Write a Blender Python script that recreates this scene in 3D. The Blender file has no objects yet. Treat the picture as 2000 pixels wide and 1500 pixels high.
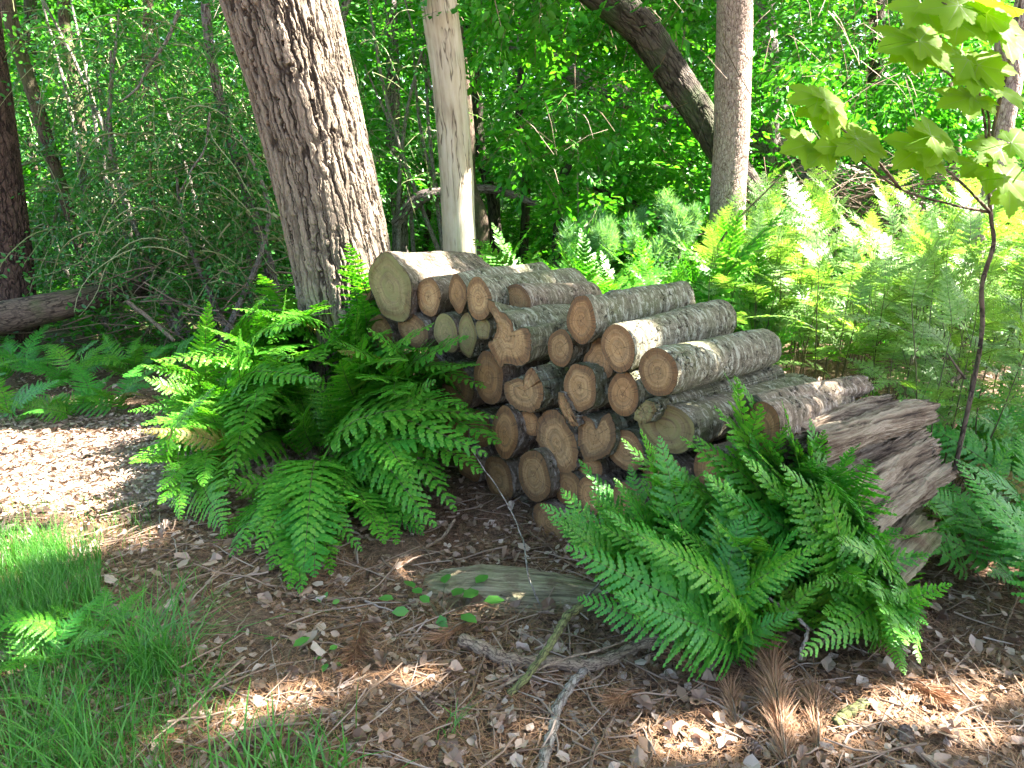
import bpy, math, random
import numpy as np
from mathutils import Vector, Matrix
R_ = math.radians
sc = bpy.context.scene
C = sc.collection
# ------------------------------------------------------------------ camera
CAMZ, PITCH, F = 1.5, R_(15.5), 1480.0      # F: focal length in photo pixels (2000 wide)
cam = bpy.data.cameras.new("camera"); camo = bpy.data.objects.new("camera", cam); C.objects.link(camo)
camo.location = (0, 0, CAMZ); camo.rotation_euler = (math.pi/2 - PITCH, 0, 0)
cam.sensor_width = 36; cam.lens = 36*F/2000; cam.clip_start = 0.05; cam.clip_end = 500
sc.camera = camo
# ------------------------------------------------------------------ light
SUN_EL, SUN_AZ = R_(50), R_(84)             # azimuth clockwise from +Y (to the right, behind the pile)
S = np.array([math.sin(SUN_AZ)*math.cos(SUN_EL), math.cos(SUN_AZ)*math.cos(SUN_EL), math.sin(SUN_EL)])
w = bpy.data.worlds.new("World"); sc.world = w; w.use_nodes = True
nt = w.node_tree; bgn = nt.nodes['Background']
sky = nt.nodes.new('ShaderNodeTexSky'); sky.sky_type = 'NISHITA'; sky.sun_disc = False
sky.sun_elevation = SUN_EL; sky.sun_rotation = SUN_AZ; sky.air_density = 1.0; sky.dust_density = 3.0
nt.links.new(sky.outputs[0], bgn.inputs[0]); bgn.inputs[1].default_value = 0.05
sl = bpy.data.lights.new("sun", 'SUN'); sl.energy = 5.0; sl.angle = R_(0.5); sl.color = (1.0, 0.95, 0.86)
so = bpy.data.objects.new("sun", sl); C.objects.link(so)
so.rotation_euler = Vector(-S).to_track_quat('-Z', 'Y').to_euler()
sc.view_settings.view_transform = 'Standard'; sc.view_settings.look = 'None'
sc.view_settings.exposure = 4.05; sc.view_settings.gamma = 1
sc.render.engine = 'CYCLES'
cy = sc.cycles
cy.max_bounces = 7; cy.diffuse_bounces = 4; cy.glossy_bounces = 2; cy.transmission_bounces = 4; cy.transparent_max_bounces = 4
cy.caustics_reflective = False; cy.caustics_refractive = False
cy.use_adaptive_sampling = True; cy.adaptive_threshold = 0.02
cy.use_denoising = True
cy.sample_clamp_indirect = 3

# ------------------------------------------------------------------ pixel helpers (photo pixels -> world)
cp, sp_ = math.cos(PITCH), math.sin(PITCH)
def ray(px, py):
    a, b = (px-1000)/F, (750-py)/F
    return np.array([a, cp + b*sp_, -sp_ + b*cp])
def P(px, py, Y):
    d = ray(px, py); t = Y/d[1]
    return np.array([0, 0, CAMZ]) + d*t
def gz(x, y):
    x = np.asarray(x, float); y = np.asarray(y, float)
    z = 0.025*np.sin(1.7*x+0.6)*np.cos(1.3*y+0.3) + 0.012*np.sin(4.1*x+2*y) + 0.01*np.cos(5.3*y-3*x+1)
    z = z + 0.02*np.clip(y-6, 0, 30) + 0.0012*np.clip(y-8, 0, 60)**2
    return z
def G(px, py):
    d = ray(px, py); t = -CAMZ/min(d[2], -0.01)
    for _ in range(6):
        x, y = d[0]*t, d[1]*t
        t = (float(gz(x, y))-CAMZ)/min(d[2], -0.01)
    return np.array([d[0]*t, d[1]*t, float(gz(d[0]*t, d[1]*t))])

# ------------------------------------------------------------------ mesh helpers
class MB:
    def __init__(s): s.v = []; s.f = []; s.tc = []; s.n = 0
    def add(s, v, faces, mat=0, tc=None):
        v = np.asarray(v, np.float32).reshape(-1, 3)
        for f in faces:
            f = np.asarray(f, np.int64)
            if f.size: s.f.append((f + s.n, mat))
        s.v.append(v); s.tc.append(v if tc is None else np.asarray(tc, np.float32).reshape(-1, 3)); s.n += len(v)
    def mesh(s, name, mats, smooth=True):
        me = bpy.data.meshes.new(name)
        v = np.concatenate(s.v); me.vertices.add(len(v)); me.vertices.foreach_set('co', v.ravel())
        loops = np.concatenate([f.ravel() for f, _ in s.f]).astype(np.int32)
        tot = np.concatenate([np.full(len(f), f.shape[1], np.int32) for f, _ in s.f])
        mi = np.concatenate([np.full(len(f), m, np.int32) for f, m in s.f])
        st = np.zeros(len(tot), np.int32); st[1:] = np.cumsum(tot)[:-1]
        me.loops.add(len(loops)); me.loops.foreach_set('vertex_index', loops)
        me.polygons.add(len(tot)); me.polygons.foreach_set('loop_start', st)
        me.polygons.foreach_set('loop_total', tot)
        me.polygons.foreach_set('material_index', mi)
        me.polygons.foreach_set('use_smooth', np.full(len(tot), smooth))
        a = me.attributes.new('tc', 'FLOAT_VECTOR', 'POINT'); a.data.foreach_set('vector', np.concatenate(s.tc).ravel())
        for m in (mats if isinstance(mats, (list, tuple)) else [mats]): me.materials.append(m)
        me.update(calc_edges=True)
        return me
    def obj(s, name, mats, parent=None, smooth=True):
        return link(name, s.mesh(name, mats, smooth), parent)
def link(name, me, parent=None):
    o = bpy.data.objects.new(name, me); C.objects.link(o)
    if parent is not None: o.parent = parent
    return o
def tag(o, label=None, cat=None, group=None, kind=None):
    if label: o['label'] = label
    if cat: o['category'] = cat
    if group: o['group'] = group
    if kind: o['kind'] = kind
    return o
def empty(name, loc, label, cat, group=None):
    o = bpy.data.objects.new(name, None); C.objects.link(o); o.location = [float(c) for c in loc]; o.empty_display_size = .1
    return tag(o, label, cat, group)
def nrm(a): return a/np.maximum(np.linalg.norm(a, axis=-1, keepdims=True), 1e-9)
def frames(d, up):
    """x along d, z near up. returns (N,3,3) with columns x,y,z"""
    x = nrm(d); y = nrm(np.cross(up, x)); z = np.cross(x, y)
    return np.stack([x, y, z], axis=2)
def inst(mb, tv, tf, Rm, T, mat=0):
    N, k = len(T), len(tv)
    if N == 0: return
    v = np.einsum('nij,kj->nki', Rm, tv) + T[:, None, :]
    off = (np.arange(N)*k)[:, None, None]
    mb.add(v.reshape(-1, 3), [(np.asarray(f)[None] + off).reshape(-1, np.asarray(f).shape[1]) for f in tf], mat)
def tube(mb, pts, rad, seg=8, mat=0, rough=0., seed=0, cap=False, v0=0., rfun=None):
    pts = np.asarray(pts, float); n = len(pts); rad = np.broadcast_to(np.asarray(rad, float), (n,))
    t = np.gradient(pts, axis=0); t = nrm(t)
    a = np.array([0, 0, 1.]) if abs(t[0][2]) < .9 else np.array([0, 1., 0])
    X = np.zeros((n, 3)); x = nrm(np.cross(a, t[0]))
    for i in range(n):
        x = nrm(x - t[i]*np.dot(x, t[i])); X[i] = x
    Y = np.cross(t, X)
    th = np.linspace(0, 2*np.pi, seg, endpoint=False)
    L = np.concatenate([[0], np.cumsum(np.linalg.norm(np.diff(pts, axis=0), axis=1))]) + v0
    rr = rad[:, None]*np.ones(seg)[None]
    if rough:
        rg = np.random.default_rng(seed)
        for k in range(1, 5):
            p1, p2, fz = rg.uniform(0, 6.28), rg.uniform(0, 6.28), rg.uniform(.5, 3)
            rr = rr*(1 + rough/k*np.sin(k*th[None]+p1+fz*L[:, None])*np.cos(p2+fz*1.7*L[:, None]))
    if rfun is not None: rr = rr*rfun(th[None], L[:, None])
    v = pts[:, None] + rr[..., None]*(np.cos(th)[None, :, None]*X[:, None] + np.sin(th)[None, :, None]*Y[:, None])
    tc = np.stack([rr*np.cos(th)[None], rr*np.sin(th)[None], np.repeat(L[:, None], seg, 1)], axis=2) + seed*0.37
    i = np.arange(n-1)[:, None]*seg; j = np.arange(seg)[None]; j2 = (j+1) % seg
    q = np.stack([i+j, i+j2, i+seg+j2, i+seg+j], axis=2).reshape(-1, 4)
    fs = [q]
    v = v.reshape(-1, 3); tc = tc.reshape(-1, 3)
    if cap:
        v = np.vstack([v, pts[0], pts[-1]]); tc = np.vstack([tc, tc[0], tc[-1]])
        a0 = n*seg; jj = np.arange(seg); k2 = (jj+1) % seg
        fs.append(np.stack([k2, jj, np.full(seg, a0)], 1)); fs.append(np.stack([(n-1)*seg+jj, (n-1)*seg+k2, np.full(seg, a0+1)], 1))
    mb.add(v, fs, mat, tc)
def smooth_path(pts, n):
    pts = np.asarray(pts, float)
    if len(pts) == 2:
        t = np.linspace(0, 1, n)[:, None]; return pts[0]*(1-t)+pts[1]*t
    m = len(pts); p = np.vstack([2*pts[0]-pts[1], pts, 2*pts[-1]-pts[-2]])
    out = []
    for u in np.linspace(0, m-1-1e-6, n):
        i = int(u); f = u-i; a, b, c, d = p[i:i+4]
        out.append(.5*((2*b)+(-a+c)*f+(2*a-5*b+4*c-d)*f*f+(-a+3*b-3*c+d)*f**3))
    return np.array(out)

# ------------------------------------------------------------------ materials
def mat(name, disp=False):
    m = bpy.data.materials.new(name); m.use_nodes = True
    if disp: m.displacement_method = 'BOTH'
    m.node_tree.nodes.clear(); return m, m.node_tree
class NB:
    def __init__(s, tree): s.t = tree
    def __call__(s, typ, ins=None, **kw):
        n = s.t.nodes.new('ShaderNode'+typ)
        for k, v in kw.items(): setattr(n, k, v)
        for k, v in (ins or {}).items():
            i = n.inputs[k]
            if isinstance(v, bpy.types.NodeSocket): s.t.links.new(v, i)
            else: i.default_value = v
        return n
    def math(s, op, a, b=0., c=0., clamp=False):
        return s('Math', {0: a, 1: b, 2: c}, operation=op, use_clamp=clamp).outputs[0]
    def ramp(s, fac, stops, interp='LINEAR'):
        n = s('ValToRGB', {0: fac}); e = n.color_ramp.elements; n.color_ramp.interpolation = interp
        while len(e) > 1: e.remove(e[-1])
        e[0].position = stops[0][0]; e[0].color = (*stops[0][1], 1)
        for p, c in stops[1:]:
            k = e.new(p); k.color = (*c, 1)
        return n.outputs[0]
    def mix(s, fac, a, b, mode='MIX'):
        n = s.t.nodes.new('ShaderNodeMix'); n.data_type = 'RGBA'; n.blend_type = mode
        for i, v in ((0, fac), (6, a), (7, b)):
            if isinstance(v, bpy.types.NodeSocket): s.t.links.new(v, n.inputs[i])
            else: n.inputs[i].default_value = v if i == 0 else (*v, 1)
        return n.outputs[2]
    def noise(s, vec, scale, detail=4, rough=.55, dist=0., typ='FBM'):
        return s('TexNoise', {'Vector': vec, 'Scale': scale, 'Detail': detail, 'Roughness': rough, 'Distortion': dist}).outputs[0]
    def mapping(s, vec, scale=(1, 1, 1), loc=(0, 0, 0)):
        return s('Mapping', {'Vector': vec, 'Scale': scale, 'Location': loc}).outputs[0]
    def warp(s, vec, scale, amt):
        n = s('TexNoise', {'Vector': vec, 'Scale': scale, 'Detail': 2}).outputs[1]
        d = s('VectorMath', {0: n, 1: (.5, .5, .5)}, operation='SUBTRACT').outputs[0]
        d = s('VectorMath', {0: d, 3: amt}, operation='SCALE').outputs[0]
        return s('VectorMath', {0: vec, 1: d}, operation='ADD').outputs[0]
    def tc(s): return s('Attribute', attribute_name='tc').outputs['Vector']
    def out(s, surf, disp=None):
        o = s('OutputMaterial', {0: surf})
        if disp is not None: s.t.links.new(disp, o.inputs['Displacement'])

def leaf_mat(name, cols, transl=.45, rough=.45, tcol=(1.0, 1.0, .35), spec=.4, tboost=1.6):
    m, t = mat(name); n = NB(t)
    rnd = n('NewGeometry').outputs['Random Per Island']
    oi = n('ObjectInfo').outputs['Random']
    k = n.math('ADD', n.math('MULTIPLY', rnd, .75), n.math('MULTIPLY', oi, .25))
    col = n.ramp(k, [(i/(len(cols)-1), c) for i, c in enumerate(cols)])
    p = n('BsdfPrincipled', {'Base Color': col, 'Roughness': rough, 'Specular IOR Level': spec})
    tcn = n.mix(1., col, tuple(c*tboost for c in tcol), 'MULTIPLY')
    tr = n('BsdfTranslucent', {'Color': tcn})
    mx = n('MixShader', {0: transl, 1: p.outputs[0], 2: tr.outputs[0]})
    n.out(mx.outputs[0]); return m

def bark_mat(name, ridge, mid, furrow, cell=.05, stretch=4., depth=.018, green=None, lich=None, fw=.05):
    m, t = mat(name, True); n = NB(t); v = n.tc()
    vw = n.warp(n.warp(v, 2.2/cell*.25, cell*.7), 1.2/cell, cell*.4)
    n1 = n.noise(n.mapping(vw, (.9/cell, .9/cell, .9/(cell*stretch*1.7))), 1., 1.5, .5)
    f1 = n('MapRange', {0: n.math('ABSOLUTE', n.math('SUBTRACT', n1, .5)), 1: .004, 2: fw, 3: 0., 4: 1.}, interpolation_type='SMOOTHSTEP').outputs[0]
    e = n('TexVoronoi', {'Vector': n.mapping(vw, (1/cell, 1/cell, 1/(cell*stretch))), 'Scale': 1.}, feature='DISTANCE_TO_EDGE').outputs['Distance']
    h1 = n('MapRange', {0: e, 1: 0., 2: .16, 3: .0, 4: 1.}, interpolation_type='SMOOTHSTEP').outputs[0]
    e2 = n('TexVoronoi', {'Vector': n.mapping(vw, (2.4/cell, 2.4/cell, 3.2/(cell*stretch))), 'Scale': 1.}, feature='DISTANCE_TO_EDGE').outputs['Distance']
    h2 = n('MapRange', {0: e2, 1: 0., 2: .12, 3: .0, 4: 1.}, interpolation_type='SMOOTHSTEP').outputs[0]
    h = n.math('MULTIPLY', f1, n('MapRange', {0: h1, 1: 0., 2: 1., 3: .42, 4: 1.}).outputs[0])
    fine = n.noise(v, 55, 6, .7); big = n.noise(v, 5, 3)
    fib = n.noise(n.mapping(v, (110, 110, 16)), 1., 4, .65)
    hh = n.math('ADD', n.math('MULTIPLY', h, .62), n.math('MULTIPLY', h2, .12))
    hh = n.math('ADD', hh, n.math('MULTIPLY', fine, .2)); hh = n.math('ADD', hh, n.math('MULTIPLY', fib, .12))
    base = n.ramp(n.math('ADD', n.math('MULTIPLY', fine, .6), n.math('MULTIPLY', fib, .5)), [(.38, mid), (.70, ridge)])
    base = n.mix(n.math('MULTIPLY', n('MapRange', {0: big, 1: .45, 2: .7}).outputs[0], .45), base, mid)
    col = n.mix(n.math('MULTIPLY', h, n('MapRange', {0: h2, 1: 0., 2: 1., 3: .72, 4: 1.}).outputs[0]), furrow, base)
    if green:
        g = n('MapRange', {0: n.noise(v, 4, 4, .6), 1: .48, 2: .66}).outputs[0]
        col = n.mix(n.math('MULTIPLY', g, .75), col, green)
    if lich:
        g = n('MapRange', {0: n.noise(n.mapping(v, (1, 1, .6)), 28, 5, .7), 1: .56, 2: .62}).outputs[0]
        col = n.mix(n.math('MULTIPLY', g, .8), col, lich)
    p = n('BsdfPrincipled', {'Base Color': col, 'Roughness': .88, 'Specular IOR Level': .2})
    d = n('Displacement', {'Height': hh, 'Midlevel': .6, 'Scale': depth})
    n.out(p.outputs[0], d.outputs[0]); return m

def logbark_mat(name, pale, mid, dark, moss, lich):
    m, t = mat(name, True); n = NB(t); v = n.tc()
    vw = n.warp(v, 9., .03)
    st = n.noise(n.mapping(vw, (16, 16, 55)), 1., 5, .68)           # short bands round the log
    lo = n.noise(n.mapping(vw, (42, 42, 9)), 1., 4, .6)              # grooves along it
    fine = n.noise(v, 120, 5, .7); big = n.noise(v, 6, 4, .6)
    ck = n.noise(n.mapping(n.warp(v, 14, .02), (11, 11, 26)), 1., 2.5, .6)
    crk = n('MapRange', {0: n.math('ABSOLUTE', n.math('SUBTRACT', ck, .5)), 1: .0, 2: .022, 3: 1., 4: 0.}).outputs[0]
    crk = n.math('MULTIPLY', crk, n('MapRange', {0: n.noise(vw, 13, 2), 1: .46, 2: .56}).outputs[0])
    k = n.math('ADD', n.math('ADD', n.math('MULTIPLY', st, .45), n.math('MULTIPLY', fine, .35)), n.math('MULTIPLY', lo, .25))
    col = n.ramp(k, [(.40, dark), (.50, mid), (.66, pale)])
    col = n.mix(n.math('MULTIPLY', n('MapRange', {0: big, 1: .44, 2: .62}).outputs[0], .7), col, moss)
    g = n('MapRange', {0: n.math('ADD', n.math('MULTIPLY', st, .7), n.math('MULTIPLY', n.noise(v, 34, 4, .7), .45)), 1: .60, 2: .65}).outputs[0]
    col = n.mix(n.math('MULTIPLY', g, .75), col, lich)
    col = n.mix(n.math('MULTIPLY', crk, .9), col, (.02, .015, .01))
    hh = n.math('SUBTRACT', n.math('ADD', k, n.math('MULTIPLY', big, .6)), n.math('MULTIPLY', crk, .8))
    p = n('BsdfPrincipled', {'Base Color': col, 'Roughness': .85, 'Specular IOR Level': .25})
    d = n('Displacement', {'Height': hh, 'Midlevel': .8, 'Scale': .017}); n.out(p.outputs[0], d.outputs[0]); return m

M = {}
M['pine'] = bark_mat('plated_pine_bark', (.28, .225, .17), (.175, .135, .10), (.036, .026, .019), .048, 7.5, .030, fw=.05)
M['conifer'] = bark_mat('scaly_conifer_bark', (.42, .33, .28), (.28, .20, .165), (.12, .075, .06), .022, 2.6, .008, fw=.03)
M['dark'] = bark_mat('dark_ridged_bark', (.10, .08, .06), (.055, .042, .032), (.015, .01, .008), .05, 4, .015, green=(.045, .06, .025))
M['grey'] = bark_mat('grey_bark', (.26, .22, .20), (.15, .12, .11), (.05, .035, .03), .04, 3, .008)
M['stem'] = bark_mat('brown_stem_bark', (.17, .12, .09), (.10, .07, .05), (.03, .02, .015), .03, 3, .003, green=(.08, .09, .035))
M['logbark'] = logbark_mat('lichen_log_bark', (.24, .215, .155), (.125, .11, .075), (.036, .033, .023), (.095, .10, .045), (.32, .32, .25))
M['logbrown'] = logbark_mat('brown_log_bark', (.26, .195, .145), (.13, .095, .068), (.038, .027, .02), (.12, .10, .065), (.33, .28, .23))
M['stick'] = bark_mat('stick_bark', (.32, .24, .17), (.18, .13, .09), (.06, .04, .03), .012, 3, .0015)
M['mossstick'] = bark_mat('mossy_stick_bark', (.20, .20, .08), (.10, .11, .035), (.04, .035, .02), .012, 3, .0015)
M['greystick'] = bark_mat('grey_stick_bark', (.33, .30, .26), (.20, .17, .14), (.07, .055, .045), .014, 3, .0015)

def rotten_mat(name, a, b, c, green=None):
    m, t = mat(name, True); n = NB(t); v = n.warp(n.tc(), 3., .05)
    f1 = n.noise(n.mapping(v, (34, 34, 2.4)), 1., 6, .7, .4); f2 = n.noise(n.mapping(v, (110, 110, 7)), 1., 4, .6)
    big = n.noise(v, 7, 4, .6)
    h = n.math('ADD', n.math('MULTIPLY', f1, .75), n.math('MULTIPLY', f2, .25))
    h = n.math('ADD', h, n.math('MULTIPLY', big, .5))
    col = n.ramp(n.math('ADD', n.math('MULTIPLY', f1, .7), n.math('MULTIPLY', f2, .3)), [(.37, c), (.47, b), (.57, a)])
    col = n.mix(n.math('MULTIPLY', n('MapRange', {0: big, 1: .52, 2: .68}).outputs[0], .7), col, (.10, .05, .035))
    if green:
        col = n.mix(n.math('MULTIPLY', n('MapRange', {0: n.noise(v, 5, 5, .65), 1: .52, 2: .68}).outputs[0], .6), col, green)
    p = n('BsdfPrincipled', {'Base Color': col, 'Roughness': .9, 'Specular IOR Level': .15})
    d = n('Displacement', {'Height': h, 'Midlevel': .75, 'Scale': .06}); n.out(p.outputs[0], d.outputs[0]); return m
M['rotten'] = rotten_mat('rotten_splintered_wood', (.31, .25, .185), (.165, .12, .085), (.028, .02, .015))
M['rottenmoss'] = rotten_mat('mossy_rotten_wood', (.30, .26, .17), (.17, .14, .09), (.045, .035, .028), green=(.10, .12, .04))

def cut_mat(name, light, dark, edge, green=None):
    m, t = mat(name); n = NB(t); v = n.tc()
    oi = n('ObjectInfo').outputs['Random']; off = n('CombineXYZ', {2: n.math('MULTIPLY', oi, 40.)}).outputs[0]
    vo = n('VectorMath', {0: v, 1: off}, operation='ADD').outputs[0]
    sep = n('SeparateXYZ', {0: v})
    # tc = (u, v, normalised radius 0..1)
    rad = n('VectorMath', {0: n.mapping(v, (1, 1, 0))}, operation='LENGTH').outputs['Value']
    w1 = n.noise(vo, 9, 3)
    rr = n.math('ADD', rad, n.math('MULTIPLY', w1, .018))
    ring = n.math('SINE', n.math('MULTIPLY', rr, 2100.))
    ring2 = n.math('SINE', n.math('MULTIPLY', rr, 760.))
    saw = n.noise(n.mapping(n.warp(vo, 6, .02), (14, 260, 1)), 1., 3, .6)
    blot = n.noise(vo, 14, 5, .6)
    col = n.mix(n('MapRange', {0: blot, 1: .36, 2: .64}).outputs[0], dark, light)
    col = n.mix(n('MapRange', {0: ring, 1: -1, 2: 1, 3: 0., 4: .20}).outputs[0], col, dark)
    col = n.mix(n('MapRange', {0: ring2, 1: .2, 2: 1, 3: 0., 4: .10}).outputs[0], col, dark)
    col = n.mix(n('MapRange', {0: saw, 1: .45, 2: .7, 3: 0., 4: .3}).outputs[0], col, light)
    # darker outer band of sapwood
    nr = n.math('ADD', sep.outputs[2], n.math('MULTIPLY', n.math('SUBTRACT', n.noise(vo, 16, 3), .5), .35))
    col = n.mix(n('MapRange', {0: nr, 1: .66, 2: .80, 3: 0., 4: .72}).outputs[0], col, edge)
    gr = n('MapRange', {0: n.noise(vo, 5, 5, .7), 1: .46, 2: .66}).outputs[0]
    col = n.mix(n.math('MULTIPLY', gr, .55), col, (.11, .085, .06))
    col = n.mix(1., col, n.ramp(n.math('FRACT', n.math('MULTIPLY', oi, 7.3)), [(0, (.62, .60, .58)), (1, (1.05, 1.0, .95))]), 'MULTIPLY')
    # radial drying cracks
    ang = n.math('ARCTAN2', sep.outputs[1], sep.outputs[0])
    rs = n.noise(n('CombineXYZ', {0: n.math('MULTIPLY', ang, 16.), 1: n.math('MULTIPLY', rad, 14.), 2: n.math('MULTIPLY', oi, 30.)}).outputs[0], 1., 4, .7)
    rsm = n.math('MULTIPLY', n('MapRange', {0: rs, 1: .5, 2: .62}).outputs[0], n('MapRange', {0: nr, 1: .35, 2: .85, 3: .12, 4: .75}).outputs[0])
    col = n.mix(rsm, col, (.075, .045, .025))
    ph = n.math('ADD', n.math('MULTIPLY', oi, 17.), n.math('MULTIPLY', w1, .9))
    cr = n.math('ABSOLUTE', n.math('SINE', n.math('ADD', n.math('MULTIPLY', ang, 2.5), ph)))
    cr = n.math('MULTIPLY', cr, rad)
    msk = n('MapRange', {0: n.noise(n.mapping(vo, (1, 1, 3)), 10, 1), 1: .44, 2: .56}).outputs[0]
    crk = n.math('MULTIPLY', n('MapRange', {0: cr, 1: .0012, 2: .0045, 3: 1., 4: 0.}).outputs[0], msk)
    col = n.mix(n.math('MULTIPLY', crk, .85), col, (.03, .018, .01))
    if green:
        col = n.mix(n.math('MULTIPLY', n('MapRange', {0: n.noise(vo, 6, 3), 1: .4, 2: .62}).outputs[0], .7), col, green)
    p = n('BsdfPrincipled', {'Base Color': col, 'Roughness': .8, 'Specular IOR Level': .2})
    b = n('Bump', {'Strength': .5, 'Distance': .004, 'Height': n.math('SUBTRACT', n.math('ADD', saw, n.math('MULTIPLY', blot, .8)), n.math('MULTIPLY', crk, 2.))})
    t.links.new(b.outputs[0], p.inputs['Normal'])
    n.out(p.outputs[0]); return m
M['cut'] = cut_mat('sawn_wood', (.52, .34, .17), (.31, .175, .075), (.16, .08, .035))
M['cutgreen'] = cut_mat('greenish_sawn_wood', (.40, .31, .16), (.25, .18, .085), (.17, .115, .05), green=(.22, .20, .075))
M['cutred'] = cut_mat('red_brown_sawn_wood', (.47, .28, .13), (.29, .155, .065), (.15, .075, .032))

M['fern'] = leaf_mat('fern_green', [(.045, .22, .018), (.07, .28, .022), (.12, .34, .03), (.19, .40, .04)], .48, .42, spec=.5)
M['ferndeep'] = leaf_mat('deep_fern_green', [(.034, .20, .026), (.055, .27, .03), (.11, .34, .035)], .44, .42, spec=.5)
M['fernlite'] = leaf_mat('bracken_green', [(.11, .24, .045), (.18, .32, .08), (.29, .42, .17)], .5, .42, spec=.5)
M['beech'] = leaf_mat('beech_leaf', [(.022, .14, .010), (.035, .19, .014), (.055, .24, .018), (.11, .29, .024)], .5, .38)
M['holly'] = leaf_mat('holly_leaf', [(.03, .14, .028), (.05, .19, .035), (.09, .25, .05)], .35, .3, spec=.45)
M['syc'] = leaf_mat('sycamore_leaf', [(.12, .24, .012), (.17, .28, .016), (.23, .32, .02)], .6, .6, tboost=2.0, spec=.2)
M['grass'] = leaf_mat('grass_blade', [(.04, .17, .025), (.07, .23, .035), (.12, .28, .06)], .4, .35)
M['far'] = leaf_mat('far_leaf', [(.018, .10, .014), (.03, .14, .02), (.06, .20, .028)], .4, .5)
M['needle'] = leaf_mat('dead_needle', [(.17, .085, .04), (.29, .155, .08), (.38, .24, .15)], .1, .6, tcol=(1, .6, .4), tboost=1)
M['greenneedle'] = leaf_mat('green_needle', [(.10, .24, .10), (.16, .32, .15), (.26, .42, .24)], .4, .5)
M['deadsunlit'] = leaf_mat('painted_sunlit_dead_leaf', [(.30, .21, .16), (.44, .33, .26), (.58, .47, .40)], .1, .6, tcol=(1, .7, .5), tboost=1)  # dry leaf colour lightened to read as sunlit
M['dead'] = leaf_mat('dead_leaf', [(.06, .038, .027), (.14, .088, .058), (.21, .14, .095), (.31, .22, .16), (.40, .32, .26), (.14, .09, .065)], .12, .55, tcol=(1, .6, .4), tboost=1)
M['twig'] = leaf_mat('dead_twig', [(.07, .045, .03), (.14, .095, .065), (.24, .17, .125), (.30, .24, .20)], .0, .75, spec=.2)
M['paletwig'] = leaf_mat('pale_green_twig', [(.12, .13, .05), (.22, .24, .10), (.34, .34, .20)], .0, .6, spec=.3)
M['fernstem'] = leaf_mat('fern_stalk', [(.05, .05, .018), (.09, .09, .03)], .0, .5)

M['vein'] = leaf_mat('leaf_vein', [(.20, .28, .06), (.28, .34, .10)], .3, .5)
def soil_mat():
    m, t = mat('forest_soil', False); n = NB(t)
    v = n('NewGeometry').outputs['Position']
    a = n.noise(v, 38, 8, .7); b = n.noise(v, 9, 4); c = n.noise(v, 140, 4, .7)
    k = n.math('ADD', n.math('MULTIPLY', a, .6), n.math('MULTIPLY', c, .4))
    col = n.ramp(k, [(.3, (.022, .014, .010)), (.43, (.08, .05, .034)), (.54, (.17, .11, .075)), (.66, (.30, .21, .15))])
    sy = n('SeparateXYZ', {0: v}).outputs[1]
    g = n('MapRange', {0: n.math('ADD', sy, n.math('MULTIPLY', b, 4.)), 1: 8.5, 2: 11.}).outputs[0]
    grn = n.ramp(k, [(.3, (.02, .05, .01)), (.6, (.07, .19, .025))])
    col = n.mix(g, col, grn)
    ds = n('VectorMath', {0: n.mapping(v, (1/1.75, 1/.72, 0), (2.6/1.75, -3.85/.72, 0))}, operation='LENGTH').outputs['Value']  # ellipse of the sun patch: its brightness is painted into the soil colour
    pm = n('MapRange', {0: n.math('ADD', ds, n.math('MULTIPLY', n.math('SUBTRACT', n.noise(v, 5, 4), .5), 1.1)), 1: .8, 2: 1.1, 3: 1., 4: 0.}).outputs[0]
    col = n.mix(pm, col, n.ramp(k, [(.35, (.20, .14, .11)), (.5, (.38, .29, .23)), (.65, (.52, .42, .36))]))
    p = n('BsdfPrincipled', {'Base Color': col, 'Roughness': .95, 'Specular IOR Level': .1})
    bp = n('Bump', {'Strength': 1., 'Distance': .03, 'Height': k}); t.links.new(bp.outputs[0], p.inputs['Normal'])
    n.out(p.outputs[0]); return m
M['soil'] = soil_mat()
def smoothbark():
    m, t = mat('smooth_pale_bark'); n = NB(t); v = n.tc()
    st = n.noise(n.mapping(v, (30, 30, 3)), 1., 5, .6); bl = n.noise(n.mapping(v, (1, 1, .4)), 7, 4, .6); fi = n.noise(v, 90, 4, .6)
    col = n.ramp(n.math('ADD', n.math('MULTIPLY', st, .6), n.math('MULTIPLY', bl, .5)), [(.4, (.30, .23, .155)), (.54, (.45, .365, .26)), (.72, (.56, .48, .37))])
    ck = n.noise(n.mapping(n.warp(v, 6, .03), (13, 13, 1.3)), 1., 3, .5)
    crk = n('MapRange', {0: n.math('ABSOLUTE', n.math('SUBTRACT', ck, .5)), 1: .003, 2: .022, 3: 1., 4: 0.}).outputs[0]
    mk = n('MapRange', {0: n.noise(v, 2.7, 2), 1: .45, 2: .52}).outputs[0]; crk = n.math('MULTIPLY', crk, mk)
    col = n.mix(n.math('MULTIPLY', crk, .85), col, (.08, .05, .03))
    p = n('BsdfPrincipled', {'Base Color': col, 'Roughness': .65, 'Specular IOR Level': .25})
    b = n('Bump', {'Strength': .6, 'Distance': .006, 'Height': n.math('SUBTRACT', n.math('ADD', st, n.math('MULTIPLY', fi, .4)), crk)})
    t.links.new(b.outputs[0], p.inputs['Normal']); n.out(p.outputs[0]); return m
M['smooth'] = smoothbark()

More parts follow.
